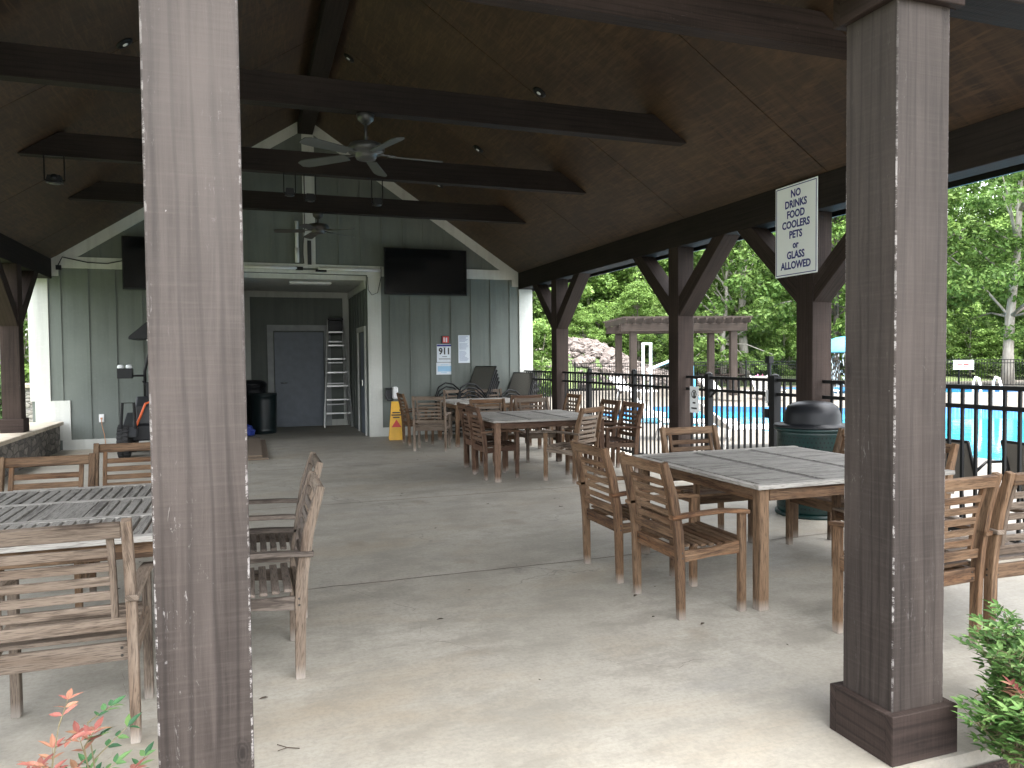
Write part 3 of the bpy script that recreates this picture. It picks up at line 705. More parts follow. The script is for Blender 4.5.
# fans
def fan(x, y_, z, ztop, label, mats, r=.66, ph=0):
    t = thing('ceiling_fan', label, 'ceiling fan', (x, y_, z), 0, 'ceiling fans under the tie beams')
    hb, bb = mats
    bm = BM(); lathe(bm, [(.03, ztop - z), (.085, ztop - z - .012), (.075, ztop - z - .06), (.03, ztop - z - .10)][::-1], n=24); obj('canopy', bm, hb, t, smooth=True)
    bm = BM(); tube(bm, [(0, 0, .08), (0, 0, ztop - z - .09)], .014, 10); obj('downrod', bm, hb, t, smooth=True)
    bm = BM(); lathe(bm, [(.03, -.07), (.085, -.065), (.10, -.04), (.10, -.015), (.16, -.005), (.175, .03), (.15, .075), (.07, .095), (.02, .10)], n=28); obj('motor', bm, hb, t, smooth=True)
    for i in range(5):
        a = ph + i * 2 * math.pi / 5; d = Vector((math.cos(a), math.sin(a), 0)); s = Vector((-d.y, d.x, .22)).normalized()
        bm = BM(); n = 10; P = []; 
        for j in range(n + 1):
            u = j / n; rr = .20 + (r - .20) * u; wd = .055 + .018 * u
            if j == n: wd *= .55
            if j == n - 1: wd *= .93
            P.append((rr, wd))
        up = d.cross(s).normalized() * .004
        A = [[bm.verts.new(d * rr + s * (sg_ * wd) + up * k_ + Vector((0, 0, -.02 - .02 * (rr / r)))) for sg_, k_ in ((-1, -1), (1, -1), (1, 1), (-1, 1))] for rr, wd in P]
        bm.faces.new(A[0][::-1]); bm.faces.new(A[-1])
        for p_, q_ in zip(A, A[1:]):
            for kk in range(4): bm.faces.new((p_[kk], p_[(kk + 1) % 4], q_[(kk + 1) % 4], q_[kk]))
        bl = obj('blade', bm, bb, t)
        bm = BM(); bar(bm, d * .12 + Vector((0, 0, -.012)), d * .27 + Vector((0, 0, -.022)), .035, .008); obj('blade_arm', bm, hb, bl)
    return t
fan(1.06, 7.09, 3.43, 3.79, 'grey metal ceiling fan with five blades under the nearer tie beam', (M['nickel'], M['fan_blade']), .72, -.05)
fan(1.04, 12.02, 3.53, 3.79, 'dark ceiling fan hanging farther back in front of the white gable post', (M['fan_dark'], M['fan_dark']), .66, .5)
# spotlights on brackets
def spot(x, y_, z, label, big=False, up=.25):
    t = thing('spotlight', label, 'spotlight', (x, y_, z), 0, 'spotlights below the beams')
    s = 1.15 if big else .8
    bm = BM(); prism(bm, [(-.07 * s, -.03), (.07 * s, -.03), (.055 * s, .05), (-.055 * s, .05)], 1, -.05, .05); sphere(bm, (0, 0, .02), .055 * s, (1, 1, .8)); obj('lamp_head', bm, M['black_plastic'], t)
    bm = BM(); lathe(bm, [(.01, -.045), (.05 * s, -.04), (.055 * s, -.031)], n=20); obj('lens', bm, M['dark_grey'], t, smooth=True)
    bm = BM(); 
    for sx in (-1, 1): bar(bm, (sx * .085 * s, 0, .0), (sx * .085 * s, 0, up), .012, .02)
    bar(bm, (-.09 * s, 0, up), (.09 * s, 0, up), .02, .012); bar(bm, (-.09 * s, 0, .0), (.09 * s, 0, 0), .015, .015); obj('bracket', bm, M['black_metal'], t)
spot(-2.0, 9.55, 3.52, 'black floodlight on a square bracket under the left end of a tie beam', True, .27)
spot(.50, 9.6, 3.55, 'small black spotlight left of the white gable post', up=.24)
spot(.74, 9.6, 3.50, 'small black spotlight closest to the white gable post', up=.29)
spot(1.57, 9.62, 3.50, 'small black spotlight right of the white gable post', up=.29)

# ladder
t = thing('step_ladder', 'tall aluminium step ladder standing beside the grey door', 'ladder', (1.84, 17.08, 0))
for sx in (-1, 1):
    bm = BM(); bar(bm, (sx * .30, -.1, 0), (sx * .16, .28, 2.42), .022, .07); obj('side_rail', bm, M['alu'], t)
    bm = BM(); bar(bm, (sx * .27, .40, 0), (sx * .15, .31, 2.38), .02, .04); obj('rear_leg', bm, M['alu'], t)
for i in range(7):
    u = .13 + i * .125; y_ = -.1 + .38 * u; hw = .30 - .14 * u; z = 2.42 * u
    bm = BM(); box(bm, -hw + .01, hw - .01, y_ - .05, y_ + .04, z - .012, z + .018); obj('step', bm, M['alu'], t)
bm = BM()
for i in range(4): 
    u = .2 + i * .2; box(bm, -.27 + .12 * u, .27 - .12 * u, .40 - .09 * u - .01, .40 - .09 * u + .01, 2.38 * u, 2.38 * u + .03)
obj('rear_brace', bm, M['grey_metal'], t)
bm = BM(); box(bm, -.17, .17, .19, .36, 2.40, 2.45); box(bm, -.155, .155, .22, .25, 2.08, 2.40); obj('top_cap', bm, M['black_plastic'], t, bevel=.01)
# dark bins in alcove
def drum(loc, r, h, body, lid, label, lidh=.12):
    t = thing('trash_bin', label, 'trash bin', loc, 0)
    bm = BM(); prof = [(r * .93, 0), (r * .95, .02)] + [(r * (.95 + .05 * u / 10), .02 + (h - .06) * u / 10) for u in range(11)] + [(r * 1.03, h - .03), (r * 1.03, h), (r * .9, h)]
    lathe(bm, prof, n=36); obj('body', bm, body, t, smooth=True)
    bm = BM(); lathe(bm, [(r * 1.04, h), (r * 1.05, h + .03), (r * .98, h + lidh * .6), (r * .7, h + lidh), (.02, h + lidh)], n=36); obj('lid', bm, lid, t, smooth=True)
    return t
drum((.24, 16.35, 0), .27, .80, M['bin_dark'], M['bin_dark'], 'dark green trash drum in front of the grey door', .03)
drum((.02, 16.95, 0), .30, .97, M['black_plastic'], M['black_plastic'], 'black round trash bin behind the dark green drum', .12)
t = thing('blue_tarp', 'crumpled blue tarp lying against the dark trash drum', 'tarp', (-.1, 15.9, 0))
bm = BM(); sphere(bm, (0, 0, .08), .16, (1, 1, .9), 14, 9)
for v in bm.verts: v.co += Vector((random.uniform(-.03, .03), random.uniform(-.03, .03), random.uniform(-.02, .02))); v.co.z = max(v.co.z, .003)
obj('sheet', bm, M['blue_tarp'], t, smooth=False)
# stacked mats on floor
t = thing('floor_mat', 'worn brown mats stacked on the floor behind the weathered post', 'mat', (0.02, 13.3, 0))
bm = BM(); box(bm, -.55, .22, -1.4, 1.4, .0, .03); obj('lower_mat', bm, M['mat_brown'], t, bevel=.005)
bm = BM(); box(bm, -.6, .13, -1.35, 1.45, .034, .07); box(bm, -.6, -.2, -1.2, 1.3, .074, .12); obj('upper_mat', bm, M['mat_brown'], t, bevel=.005)
# wet floor sign
t = thing('wet_floor_sign', 'yellow folding caution sign standing by the white trim', 'floor sign', (2.55, 13.85, 0), R(-8))
for s in (-1, 1):
    bm = BM(); prism(bm, [(-.14, 0), (.14, 0), (.085, .72), (-.085, .72)], 1, -.008, .008)
    bmesh.ops.rotate(bm, verts=bm.verts, cent=(0, 0, .72), matrix=Matrix.Rotation(s * R(11), 3, 'X')); bmesh.ops.translate(bm, verts=bm.verts, vec=(0, s * .012, 0)); pn = obj('panel', bm, M['yellow'], t, bevel=.003)
bm = BM()
for z, wd in ((.50, .07), (.455, .09), (.41, .06)): box(bm, -wd, wd, -.016, -.0095, z, z + .022)
bmesh.ops.rotate(bm, verts=bm.verts, cent=(0, 0, .72), matrix=Matrix.Rotation(-R(11), 3, 'X')); bmesh.ops.translate(bm, verts=bm.verts, vec=(0, -.012, 0)); obj('lettering', bm, M['ink'], t)
bm = BM(); prism(bm, [(-.09, .24), (.09, .24), (0, .38)], 1, -.016, -.0095)
bmesh.ops.rotate(bm, verts=bm.verts, cent=(0, 0, .72), matrix=Matrix.Rotation(-R(11), 3, 'X')); bmesh.ops.translate(bm, verts=bm.verts, vec=(0, -.012, 0)); obj('symbol', bm, M['red'], t)
t = thing('wall_dispenser', 'white and grey dispenser mounted on the wall above the yellow sign', 'dispenser', (2.62, 14.60, .83))
bm = BM(); box(bm, -.0, .1, -.1, .045, -.1, .14); obj('bottle', bm, M['white_plastic'], t, bevel=.02)
bm = BM(); tube(bm, [(-.02, -.05, .1), (-.13, -.08, .1), (-.15, -.08, -.02), (-.1, -.08, -.12), (-.0, -.05, -.12)], .018, 8); box(bm, -.13, 0, .02, .045, -.1, .12); obj('bracket', bm, M['dark_grey'], t)

# ------------------------------------------------------------------ compact tractor by the left wall
t = thing('utility_tractor', 'small black and orange stand-on machine with a canopy and work light by the wall', 'tractor', (-1.50, 13.55, 0), R(0))
bm = BM(); prism(bm, [(-.45, .25), (.5, .25), (.5, .5), (.3, .62), (-.2, .66), (-.45, .5)], 0, -.28, .28); obj('chassis', bm, M['black_plastic'], t, bevel=.02)
bm = BM(); prism(bm, [(-.42, .5), (.1, .55), (.1, .92), (-.25, .95), (-.42, .8)], 0, -.24, .24); hd = obj('hood', bm, M['dark_grey'], t, bevel=.03, seg=2)
bm = BM(); 
tube(bm, [(-.25, -.44, .42), (-.15, -.45, .66), (-.08, -.45, .84), (.02, -.45, .88), (.07, -.45, .78), (.03, -.45, .60)], .018, 8)
tube(bm, [(-.42, -.42, .18), (-.30, -.44, .36), (-.2, -.44, .47)], .015, 8); obj('stripe', bm, M['orange'], hd)
bm = BM(); prism(bm, [(-.60, .32), (-.15, .36), (.1, .62), (.05, .68), (-.5, .48)], 0, -.42, -.2); obj('fender', bm, M['dark_grey'], t, bevel=.015)
def wheel(x, y_, r, wd):
    bm = BM(); prof = [(r * .62, -wd / 2), (r * .93, -wd / 2), (r, -wd / 3), (r, wd / 3), (r * .93, wd / 2), (r * .62, wd / 2)]
    lathe(bm, prof, n=36); bmesh.ops.rotate(bm, verts=bm.verts, matrix=Matrix.Rotation(R(90), 3, 'Y'), cent=(0, 0, 0))
    for i in range(24):
        a = i * 2 * math.pi / 24
        for s in (-1, 1):
            p = Vector((s * wd * .27, math.cos(a + s * .06) * r, math.sin(a + s * .06) * r)); bar(bm, p * 1.0 + Vector((-wd * .22, 0, 0)), p + Vector((wd * .22, 0, 0)), .035, .03, up=(0, math.cos(a), math.sin(a)))
    bmesh.ops.translate(bm, verts=bm.verts, vec=(x, y_, r)); o = obj('wheel', bm, M['rubber'], t)
    bm = BM(); lathe(bm, [(.02, -.03), (r * .6, -.03), (r * .62, .03), (.02, .03)], n=24); bmesh.ops.rotate(bm, verts=bm.verts, matrix=Matrix.Rotation(R(90), 3, 'Y'), cent=(0, 0, 0)); bmesh.ops.translate(bm, verts=bm.verts, vec=(x, y_, r)); obj('rim', bm, M['grey_metal'], o)
for x in (-.40, .40):
    wheel(x, -.38, .25, .16); wheel(x, .35, .25, .16)
bm = BM(); tube(bm, [(-.12, -.12, .6), (-.12, -.10, 1.35), (-.06, -.08, 1.6), (.0, -.06, 1.85), (.0, -.06, 2.0)], .024, 10); tube(bm, [(.28, -.12, .6), (.28, -.1, 1.95)], .024, 10); obj('roll_bar', bm, M['black_metal'], t, smooth=True)
bm = BM(); prism(bm, [(-.30, 1.86), (.70, 1.86), (.62, 2.16), (.06, 2.22), (-.30, 1.90)], 1, -.45, .45); obj('canopy', bm, M['black_plastic'], t, bevel=.01)
bm = BM(); box(bm, -.05, .5, -.38, .38, 1.84, 1.875); obj('canopy_liner', bm, M['white_plastic'], t)
bm = BM(); box(bm, -.50, -.28, -.28, -.12, 1.24, 1.40); tube(bm, [(-.28, -.2, 1.28), (-.12, -.12, 1.28)], .018, 8); lb = obj('work_light', bm, M['black_plastic'], t, bevel=.01)
for x in (-.455, -.335):
    bm = BM(); lathe(bm, [(.045, 0), (.05, .02), (.04, .055), (.01, .06)], (x, -.2, 1.40), n=20); obj('lamp', bm, M['lamp_glass'], lb, smooth=True)
bm = BM(); box(bm, -.08, .2, -.35, -.2, .95, 1.18); box(bm, -.02, .16, -.3, -.15, 1.18, 1.3); tube(bm, [(.1, -.25, 1.2), (.12, -.28, 1.5)], .012, 6); tube(bm, [(-.05, -.3, 1.1), (-.12, -.35, 1.2)], .02, 6); tube(bm, [(0.2, -.2, .9), (0.2, -.25, 1.65)], .015, 6); obj('console', bm, M['black_plastic'], t, bevel=.01)
bm = BM(); tube(bm, [(-.44, -.5, .3), (-.40, -.5, .86), (-.24, -.5, .86), (-.22, -.5, .35)], .022, 8); obj('guard_bar', bm, M['black_metal'], t)

# ------------------------------------------------------------------ wooden chairs
FL = 'teak_brown'
def make_chair(mk, side=None):
    t = thing('patio_chair', 'x', 'chair', (0, 0, 0), 0, 'wooden slatted armchairs around the tables')
    m = M[mk]; mb = M[side or mk]
    for sx in (-1, 1):
        bm = BM(); sweep(bm, [(sx * .255, -.205, 0), (sx * .255, -.212, .36), (sx * .255, -.222, .50), (sx * .255, -.255, .70), (sx * .255, -.315, .905)], .036, [.045, .052, .055, .05, .036]); obj('leg', bm, m, t, bevel=.003)
        bm = BM(); sweep(bm, [(sx * .255, .205, 0), (sx * .255, .205, .585)], .036, .046); obj('leg', bm, m, t, bevel=.003)
        bm = BM(); sweep(bm, [(sx * .262, -.275, .590), (sx * .262, -.1, .602), (sx * .262, .08, .607), (sx * .262, .245, .590)], .050, .024); arm = obj('armrest', bm, mb, t, bevel=.004)
        bm = BM(); sweep(bm, [(sx * .255, -.185, .362), (sx * .255, 0, .372), (sx * .255, .183, .385)], .024, [.065, .05, .075]); obj('side_rail', bm, mb, t, bevel=.002)
    bm = BM(); bar(bm, (-.237, -.314, .868), (.237, -.314, .868), .026, .062, up=(0, -.25, 1)); obj('top_rail', bm, m, t, bevel=.004)
    bm = BM(); 
    def by(z): return -.222 - max(0, z - .5) * .16 - max(0, z - .7) * .14
    for sx in (-1, 1): sweep(bm, [(sx * .195, by(z) + .006, z) for z in (.475, .6, .7, .8, .84)], .026, .020)
    for i in range(5):
        z = .545 + i * .058; bar(bm, (-.186, by(z), z), (.186, by(z), z), .012, .036, up=(0, -.2, 1))
    bar(bm, (-.237, by(.48), .485), (.237, by(.48), .485), .022, .048, up=(0, -.1, 1)); obj('backrest', bm, mb, t, bevel=.002)
    bm = BM()
    for i in range(8):
        y_ = -.175 + i * .055; z = .423 - .010 * math.sin(math.pi * (y_ + .18) / .38); box(bm, -.245, .245, y_, y_ + .036, z - .012, z + .004, 0)
    obj('seat', bm, mb, t, bevel=.002)
    bm = BM(); bar(bm, (-.237, -.205, .37), (.237, -.205, .37), .024, .072); obj('seat_rail', bm, m, t, bevel=.002)
    bm = BM(); bar(bm, (-.237, .205, .375), (.237, .205, .375), .024, .06); obj('seat_rail', bm, m, t, bevel=.002)
    bm = BM()
    for sx in (-1, 1):
        for z in (.355, .385): 
            for y_ in (-.219,): 
                v0 = Vector((sx * .215, y_, z)); tube(bm, [v0, v0 + Vector((0, .004, 0))], .006, 8)
            v0 = Vector((sx * .2735, -.205, z)); tube(bm, [v0, v0 + Vector((-sx * .004, 0, 0))], .006, 8)
    obj('bolts', bm, M['bolt'], t)
    return t
protos = {}; used = set()
def chair(kind, x, y_, yaw, label):
    if kind not in protos:
        protos[kind] = make_chair(*{'brown': ('teak_brown',), 'red': ('teak_red',), 'pale': ('teak_pale',), 'mix': ('teak_brown', 'teak_pale'), 'paleb': ('teak_pale', 'teak_dusk')}[kind]); c = protos[kind]
    else: c = copy_tree(protos[kind])
    c.location = (x, y_, 0); c.rotation_euler = (0, 0, R(yaw)); c['label'] = label; return c
def table(kind, x, y_, rot, label, sx=1.52, sy=1.52, top='teak_grey', gaps=False):
    t = thing('patio_table', label, 'table', (x, y_, 0), R(rot), 'square wooden patio tables')
    m = M[kind]; hx, hy = sx / 2, sy / 2; z = .75
    # top: slats between rails
    bm = BM(); rw = .055; th = .026
    xs = [-hx, -hx + sx / 3, -hx + 2 * sx / 3, hx]
    box(bm, -hx, hx, -hy, -hy + rw, z - th, z, 0); box(bm, -hx, hx, hy - rw, hy, z - th, z, 0)
    for k_, x_ in enumerate(xs):
        a = max(-hx, x_ - rw / 2) if 0 < k_ < 3 else (x_ if k_ == 0 else x_ - rw)
        box(bm, a, a + rw, -hy + rw + .002, hy - rw - .002, z - th, z - (.0 if gaps else .006), 1, mi=1 if (0 < k_ < 3 and not gaps) else 0)
    fr = obj('top_frame', bm, [M[top], M['teak_band']], t, bevel=.002)
    bm = BM(); n = 26 if gaps else 22; L = sy - 2 * rw - .004
    for s_ in range(3):
        x0 = xs[s_] + (rw if s_ == 0 else rw / 2) + .003; x1 = xs[s_ + 1] - (rw if s_ == 2 else rw / 2) - .003
        for i in range(n):
            p = L / n; y0 = -hy + rw + .002 + i * p; g = .016 if gaps else .004
            solid = gaps and s_ == 1 and i in (11, 12, 13, 14)
            box(bm, x0, x1, y0 + (0 if solid else g / 2), y0 + p - (0.001 if solid else g / 2), z - th + .004, z - .001 + random.uniform(-.001, .001), 0)
    obj('slats', bm, M[top], t)
    i_ = .035
    for s in (-1, 1):
        bm = BM(); box(bm, -hx + i_ + .07, hx - i_ - .07, min(s * (hy - i_), s * (hy - i_ - .024)), max(s * (hy - i_), s * (hy - i_ - .024)), z - th - .075, z - th - .001, 0); obj('apron', bm, m, t, bevel=.002)
        bm = BM(); box(bm, min(s * (hx - i_), s * (hx - i_ - .024)), max(s * (hx - i_), s * (hx - i_ - .024)), -hy + i_ + .07, hy - i_ - .07, z - th - .075, z - th - .001, 1); obj('apron', bm, m, t, bevel=.002)
    for sx_ in (-1, 1):
        for sy_ in (-1, 1):
            bm = BM(); cx_, cy_ = sx_ * (hx - i_ - .032), sy_ * (hy - i_ - .032)
            box(bm, cx_ - .034, cx_ + .034, cy_ - .034, cy_ + .034, 0, z - th - .001, 2); obj('leg', bm, m, t, bevel=.004)
    return t
table('teak_brown', 3.52, 4.35, 0, 'square weathered table with two dark bands nearest the right front post', top='teak_grey')
table('teak_brown', -.90, 4.32, 90, 'square table with open grey slats at the left behind the weathered post', 1.55, 1.55, gaps=True)
table('teak_red', 3.51, 9.30, 0, 'square reddish wooden table in the middle of the pavilion')
table('teak_brown', 3.95, 12.95, 0, 'square wooden table farthest back, beneath the paper notices', 1.4, 1.4)
# left table
chair('pale', -.71, 3.45, 0, 'pale armchair in the left foreground with its back to the camera')
chair('paleb', -.01, 3.88, 90, 'nearer of two grey armchairs seen side-on right of the weathered post')
chair('paleb', .06, 4.74, 90, 'farther of two grey armchairs seen side-on right of the weathered post')
chair('brown', -1.24, 5.20, 180, 'armchair facing the camera at the far left of the slatted table')
chair('brown', -.82, 5.86, 180, 'armchair facing the camera just left of the weathered post, beyond the slatted table')
# right table
chair('brown', 2.50, 3.93, -90, 'nearer of two armchairs side by side at the left edge of the nearest right table')
chair('brown', 2.50, 4.68, -90, 'farther of two armchairs side by side at the left edge of the nearest right table')
chair('brown', 3.53, 5.22, 180, 'armchair facing the camera across the nearest right table')
chair('brown', 3.24, 3.01, 3, 'armchair partly hidden behind the right front post, its arm showing left of it')
chair('mix', 3.86, 3.01, -2, 'armchair cut off by the right edge of the photo')
chair('mix', 4.10, 3.96, 90, 'armchair at the right side of the nearest table, its back just right of the post')
chair('brown', 4.23, 4.60, 90, 'armchair mostly hidden behind the right front post near the green bin')
# middle table
chair('red', 2.93, 9.05, -90, 'reddish armchair pushed in at the left side of the middle table')
chair('red', 3.0, 9.68, -90, 'reddish armchair hidden behind another at the left of the middle table')
chair('mix', 3.725, 8.47, 35, 'angled armchair at the near right corner of the middle table')
chair('red', 4.50, 8.86, 90, 'nearer of two dark backed armchairs at the right of the middle table')
chair('red', 4.50, 9.52, 90, 'farther of two dark backed armchairs at the right of the middle table')
chair('mix', 3.30, 10.25, 180, 'armchair facing the camera on the far side of the middle table, at its left')
chair('pale', 4.00, 10.25, 180, 'armchair facing the camera on the far side of the middle table, at its right')
# back table
chair('pale', 2.83, 12.13, -23, 'armchair with its back to the camera, turned beside the back table near the yellow sign')
chair('brown', 2.80, 13.1, -90, 'armchair next to the yellow caution sign')
chair('red', 4.25, 11.75, 0, 'armchair on the near side of the back table, behind the middle table')
chair('pale', 3.78, 13.75, 180, 'armchair against the back wall side of the back table, at its left')
chair('pale', 4.42, 13.75, 180, 'armchair against the back wall side of the back table, at its right')
chair('mix', 4.75, 11.35, 90, 'lone armchair in front of the farthest side post')

# ------------------------------------------------------------------ green bin with dome lid
t = thing('trash_can', 'green perforated trash can with a black dome lid beside the fence', 'trash can', (5.03, 5.75, 0))
bm = BM(); lathe(bm, [(.31, .03), (.318, .05), (.318, .77), (.325, .80)], n=48); obj('body', bm, M['bin_green'], t, smooth=True)
bm = BM()
for j in range(17):
    for i in range(56):
        a = (i + .5 * (j % 2)) * 2 * math.pi / 56; z = .09 + j * .041
        if math.sin(a) > .35: continue
        c = Vector((math.cos(a) * .3185, math.sin(a) * .3185, z)); n_ = Vector((math.cos(a), math.sin(a), 0)); s_ = Vector((-n_.y, n_.x, 0))
        bm.faces.new([bm.verts.new(c + (s_ * math.cos(q) + Vector((0, 0, 1)) * math.sin(q) * 1.25) * .0075 + n_ * .0015) for q in [k_ * math.pi / 3 for k_ in range(6)]])
obj('perforations', bm, M['black_plastic'], t)
bm = BM(); lathe(bm, [(.33, .0), (.335, .01), (.335, .03), (.32, .035)], n=40); obj('foot_ring', bm, M['bin_green'], t, smooth=True); bm = BM(); lathe(bm, [(.325, .795), (.345, .80), (.345, .825), (.31, .83)], n=48); obj('rim', bm, M['bin_green'], t, smooth=True)
bm = BM(); lathe(bm, [(.345, .826), (.352, .835), (.345, .85), (.262, .853), (.255, .87), (.25, .95), (.225, 1.02), (.17, 1.055), (.08, 1.068), (.01, 1.07)], n=48); ld = obj('lid', bm, M['black_plastic'], t, smooth=True)

# ------------------------------------------------------------------ fence and gate
fx = 5.39
fe = thing('pool_fence', 'black metal picket fence between the pavilion and the pool', 'fence', (0, 0, 0))
def panel(par, x0, y0, x1, y1, top=1.255, mid=1.085, n=None, r=.0105, mat='black_metal', bot=.08, z0=0):
    a = Vector((x0, y0, z0)); b = Vector((x1, y1, z0)); L = (b - a).length; n = n or max(1, int(round(L / .116)))
    bm = BM()
    for z in (top - .016, mid, bot): bar(bm, a + Vector((0, 0, z)), b + Vector((0, 0, z)), .03, .034)
    for i in range(1, n):
        p = a.lerp(b, i / n); box(bm, p.x - r, p.x + r, p.y - r, p.y + r, z0 + bot - .03, z0 + top - .015)
    return obj('panel', bm, M[mat], par)
def fpost(par, x, y_, h=1.30, s=.032, mat='black_metal', z0=0):
    bm = BM(); box(bm, x - s, x + s, y_ - s, y_ + s, z0, z0 + h); lathe(bm, [(s * 1.25, h), (s * 1.25, h + .012), (.004, h + .03)], (x, y_, z0), n=4); return obj('post', bm, M[mat], par)
P = [14.55, 12.85]; panel(fe, fx, 14.6, fx, 12.86)
panel(fe, fx, 12.58, fx, 11.47); fpost(fe, fx, 11.45); panel(fe, fx, 11.42, fx, 9.93); fpost(fe, fx, 9.9); panel(fe, fx, 9.87, fx, 8.76)
panel(fe, fx, 8.48, fx, 8.02); fpost(fe, fx, 7.98, 1.28, .04)
fpost(fe, fx, 6.74, 1.28, .045); panel(fe, fx, 6.69, fx, 6.28)
panel(fe, fx, 6.01, fx, 3.75); fpost(fe, fx, 3.72); panel(fe, fx, 3.69, fx, 2.36)
gt = thing('pool_gate', 'black metal picket gate with a tall latch in the pool fence', 'gate', (0, 0, 0))
panel(gt, fx, 7.93, fx, 6.82)
bm = BM(); tube(bm, [(fx, 6.83, .95), (fx, 6.83, 1.42)], .02, 10); box(bm, fx - .03, fx + .03, 6.795, 6.865, 1.42, 1.50); box(bm, fx - .04, fx - .01, 6.80, 6.86, .82, .92); obj('latch', bm, M['black_plastic'], gt)
bm = BM(); box(bm, fx - .045, fx - .03, 6.81, 6.84, .98, 1.13); obj('latch_label', bm, M['white_plastic'], gt)
bm = BM()
for y0, z0, y1, z1 in ((7.93, 1.0, 7.83, 1.085), (6.82, 1.0, 6.92, 1.085)): bar(bm, (fx, y0, z0), (fx, y1, z1), .02, .02)
obj('corner_brace', bm, M['black_metal'], gt)
t = thing('pool_rules_plate', 'small grey sign tied to the fence beside the middle side post', 'sign', (fx - .025, 8.27, .95), R(-90))
bm = BM(); box(bm, -.10, .10, 0, .004, -.17, .17); obj('panel', bm, M['sign_white'], t)
bm = BM(); 
pts = [Vector((.0 + .05 * math.cos(a), -.003, .07 + .05 * math.sin(a))) for a in [k_ * math.pi / 8 for k_ in range(16)]]
tube(bm, pts, .006, 5, closed=True); box(bm, -.015, .015, -.004, -.0005, .03, .1); box(bm, -.03, .03, -.004, -.0005, -.05, -.03); box(bm, -.06, .06, -.004, -.0005, -.12, -.10); obj('symbol', bm, M['ink'], t)
# far fence round the pool
ff = thing('far_fence', 'tall dark picket fence along the trees behind the pool', 'fence', (0, 0, 0))
path = [(5.9, 23.8), (9.5, 30.8), (14, 31.3), (20, 31.2), (26, 30.6), (31.5, 26.3), (38, 21.5), (46, 15.5)]
for (xa, ya), (xb, yb) in zip(path, path[1:]):
    L = math.hypot(xb - xa, yb - ya); k_ = max(1, int(L / 2.4))
    for i in range(k_):
        a0 = (xa + (xb - xa) * i / k_, ya + (yb - ya) * i / k_); a1 = (xa + (xb - xa) * (i + 1) / k_, ya + (yb - ya) * (i + 1) / k_)
        panel(ff, a0[0], a0[1], a1[0], a1[1], 1.25, 1.08, r=.008); fpost(ff, a0[0], a0[1], 1.3)
t = thing('fence_sign', 'white sign with a red line of print on the far fence', 'sign', (31.55, 26.1, 1.0), R(-40))
bm = BM(); box(bm, -.42, .42, 0, .01, -.22, .22); obj('panel', bm, M['white_plastic'], t)
bm = BM(); box(bm, -.25, -.05, -.004, -.001, .0, .07); box(bm, .0, .22, -.004, -.001, -.02, .05); box(bm, -.2, .2, -.004, -.001, -.1, -.06); obj('lettering', bm, M['red'], t)

# ------------------------------------------------------------------ sling chairs
def sling_chair(name, label, loc, yaw, mat, group, h=.95, cat='chair'):
    t = thing(name, label, cat, loc, R(yaw), group)
    k_ = h / .95
    for sx in (-1, 1):
        bm = BM(); tube(bm, [(sx * .27, -.38 * k_, h), (sx * .27, -.22, .45), (sx * .27, -.15, .38), (sx * .27, .25, .40), (sx * .27, .28, .38)], .013, 8); obj('side_frame', bm, M['black_metal'], t, smooth=True)
        bm = BM(); tube(bm, [(sx * .29, .33, 0), (sx * .29, .25, .55), (sx * .30, .18, .62), (sx * .30, -.15, .63), (sx * .29, -.26, .55)], .013, 8)
        obj('arm', bm, M['black_metal'], t, smooth=True); bm = BM(); tube(bm, [(sx * .29, -.33, 0), (sx * .28, -.18, .42)], .013, 8); obj('leg', bm, M['black_metal'], t, smooth=True)
    bm = BM(); sweep(bm, [(0, -.38 * k_, h - .01), (0, -.30 * k_, .70 * k_), (0, -.22, .45), (0, -.14, .385), (0, .1, .37), (0, .27, .40)], .52, .006); obj('sling', bm, mat, t)
    for a_, b_ in ((-.38 * k_, h), (.28, .385)):
        bm = BM(); bar(bm, (-.27, a_, b_), (.27, a_, b_), .022, .022); obj('cross_bar', bm, M['black_metal'], t)
    return t
sling_chair('sling_chair', 'black framed sling chair beyond the fence just right of the front post', (5.93, 4.86, -.03), -90, M['sling'], 'sling chairs facing the pool', .80)
sling_chair('sling_chair', 'black framed sling chair beyond the fence at the right photo edge', (6.20, 4.22, -.03), -100, M['sling'], 'sling chairs facing the pool', .80)
# two stacks of sling loungers against the wall
def stack_chair(x, y_, z, yaw, label, first):
    t = thing('stacking_lounger', label, 'lounger', (x, y_, z), R(yaw), 'dark stacked sling loungers by the wall')
    bm = BM(); sweep(bm, [(0, -.62, 1.12), (0, -.28, .42), (0, -.2, .34), (0, .42, .36)], .56, .012); obj('sling', bm, M['sling_dark'], t)
    bm = BM()
    for sx in (-1, 1):
        tube(bm, [(sx * .29, -.63, 1.13), (sx * .29, -.28, .42), (sx * .29, -.18, .33), (sx * .29, .44, .35)], .014, 8)
        tube(bm, [(sx * .31, .46, .18), (sx * .31, .46, .58), (sx * .31, .38, .74), (sx * .31, .2, .82), (sx * .31, 0, .79), (sx * .31, -.2, .66), (sx * .31, -.36, .48)], .015, 8)
        tube(bm, [(sx * .31, .46, .18), (sx * .31, .2, .15), (sx * .31, -.4, .15)], .014, 8)
    bar(bm, (-.29, -.63, 1.13), (.29, -.63, 1.13), .02, .02); obj('frame', bm, M['black_metal'], t, smooth=True)
    return t
sa = stack_chair(4.10, 14.18, -.13, 82, 'x', True)
ORD = ['bottom', 'second', 'third', 'fourth', 'top']
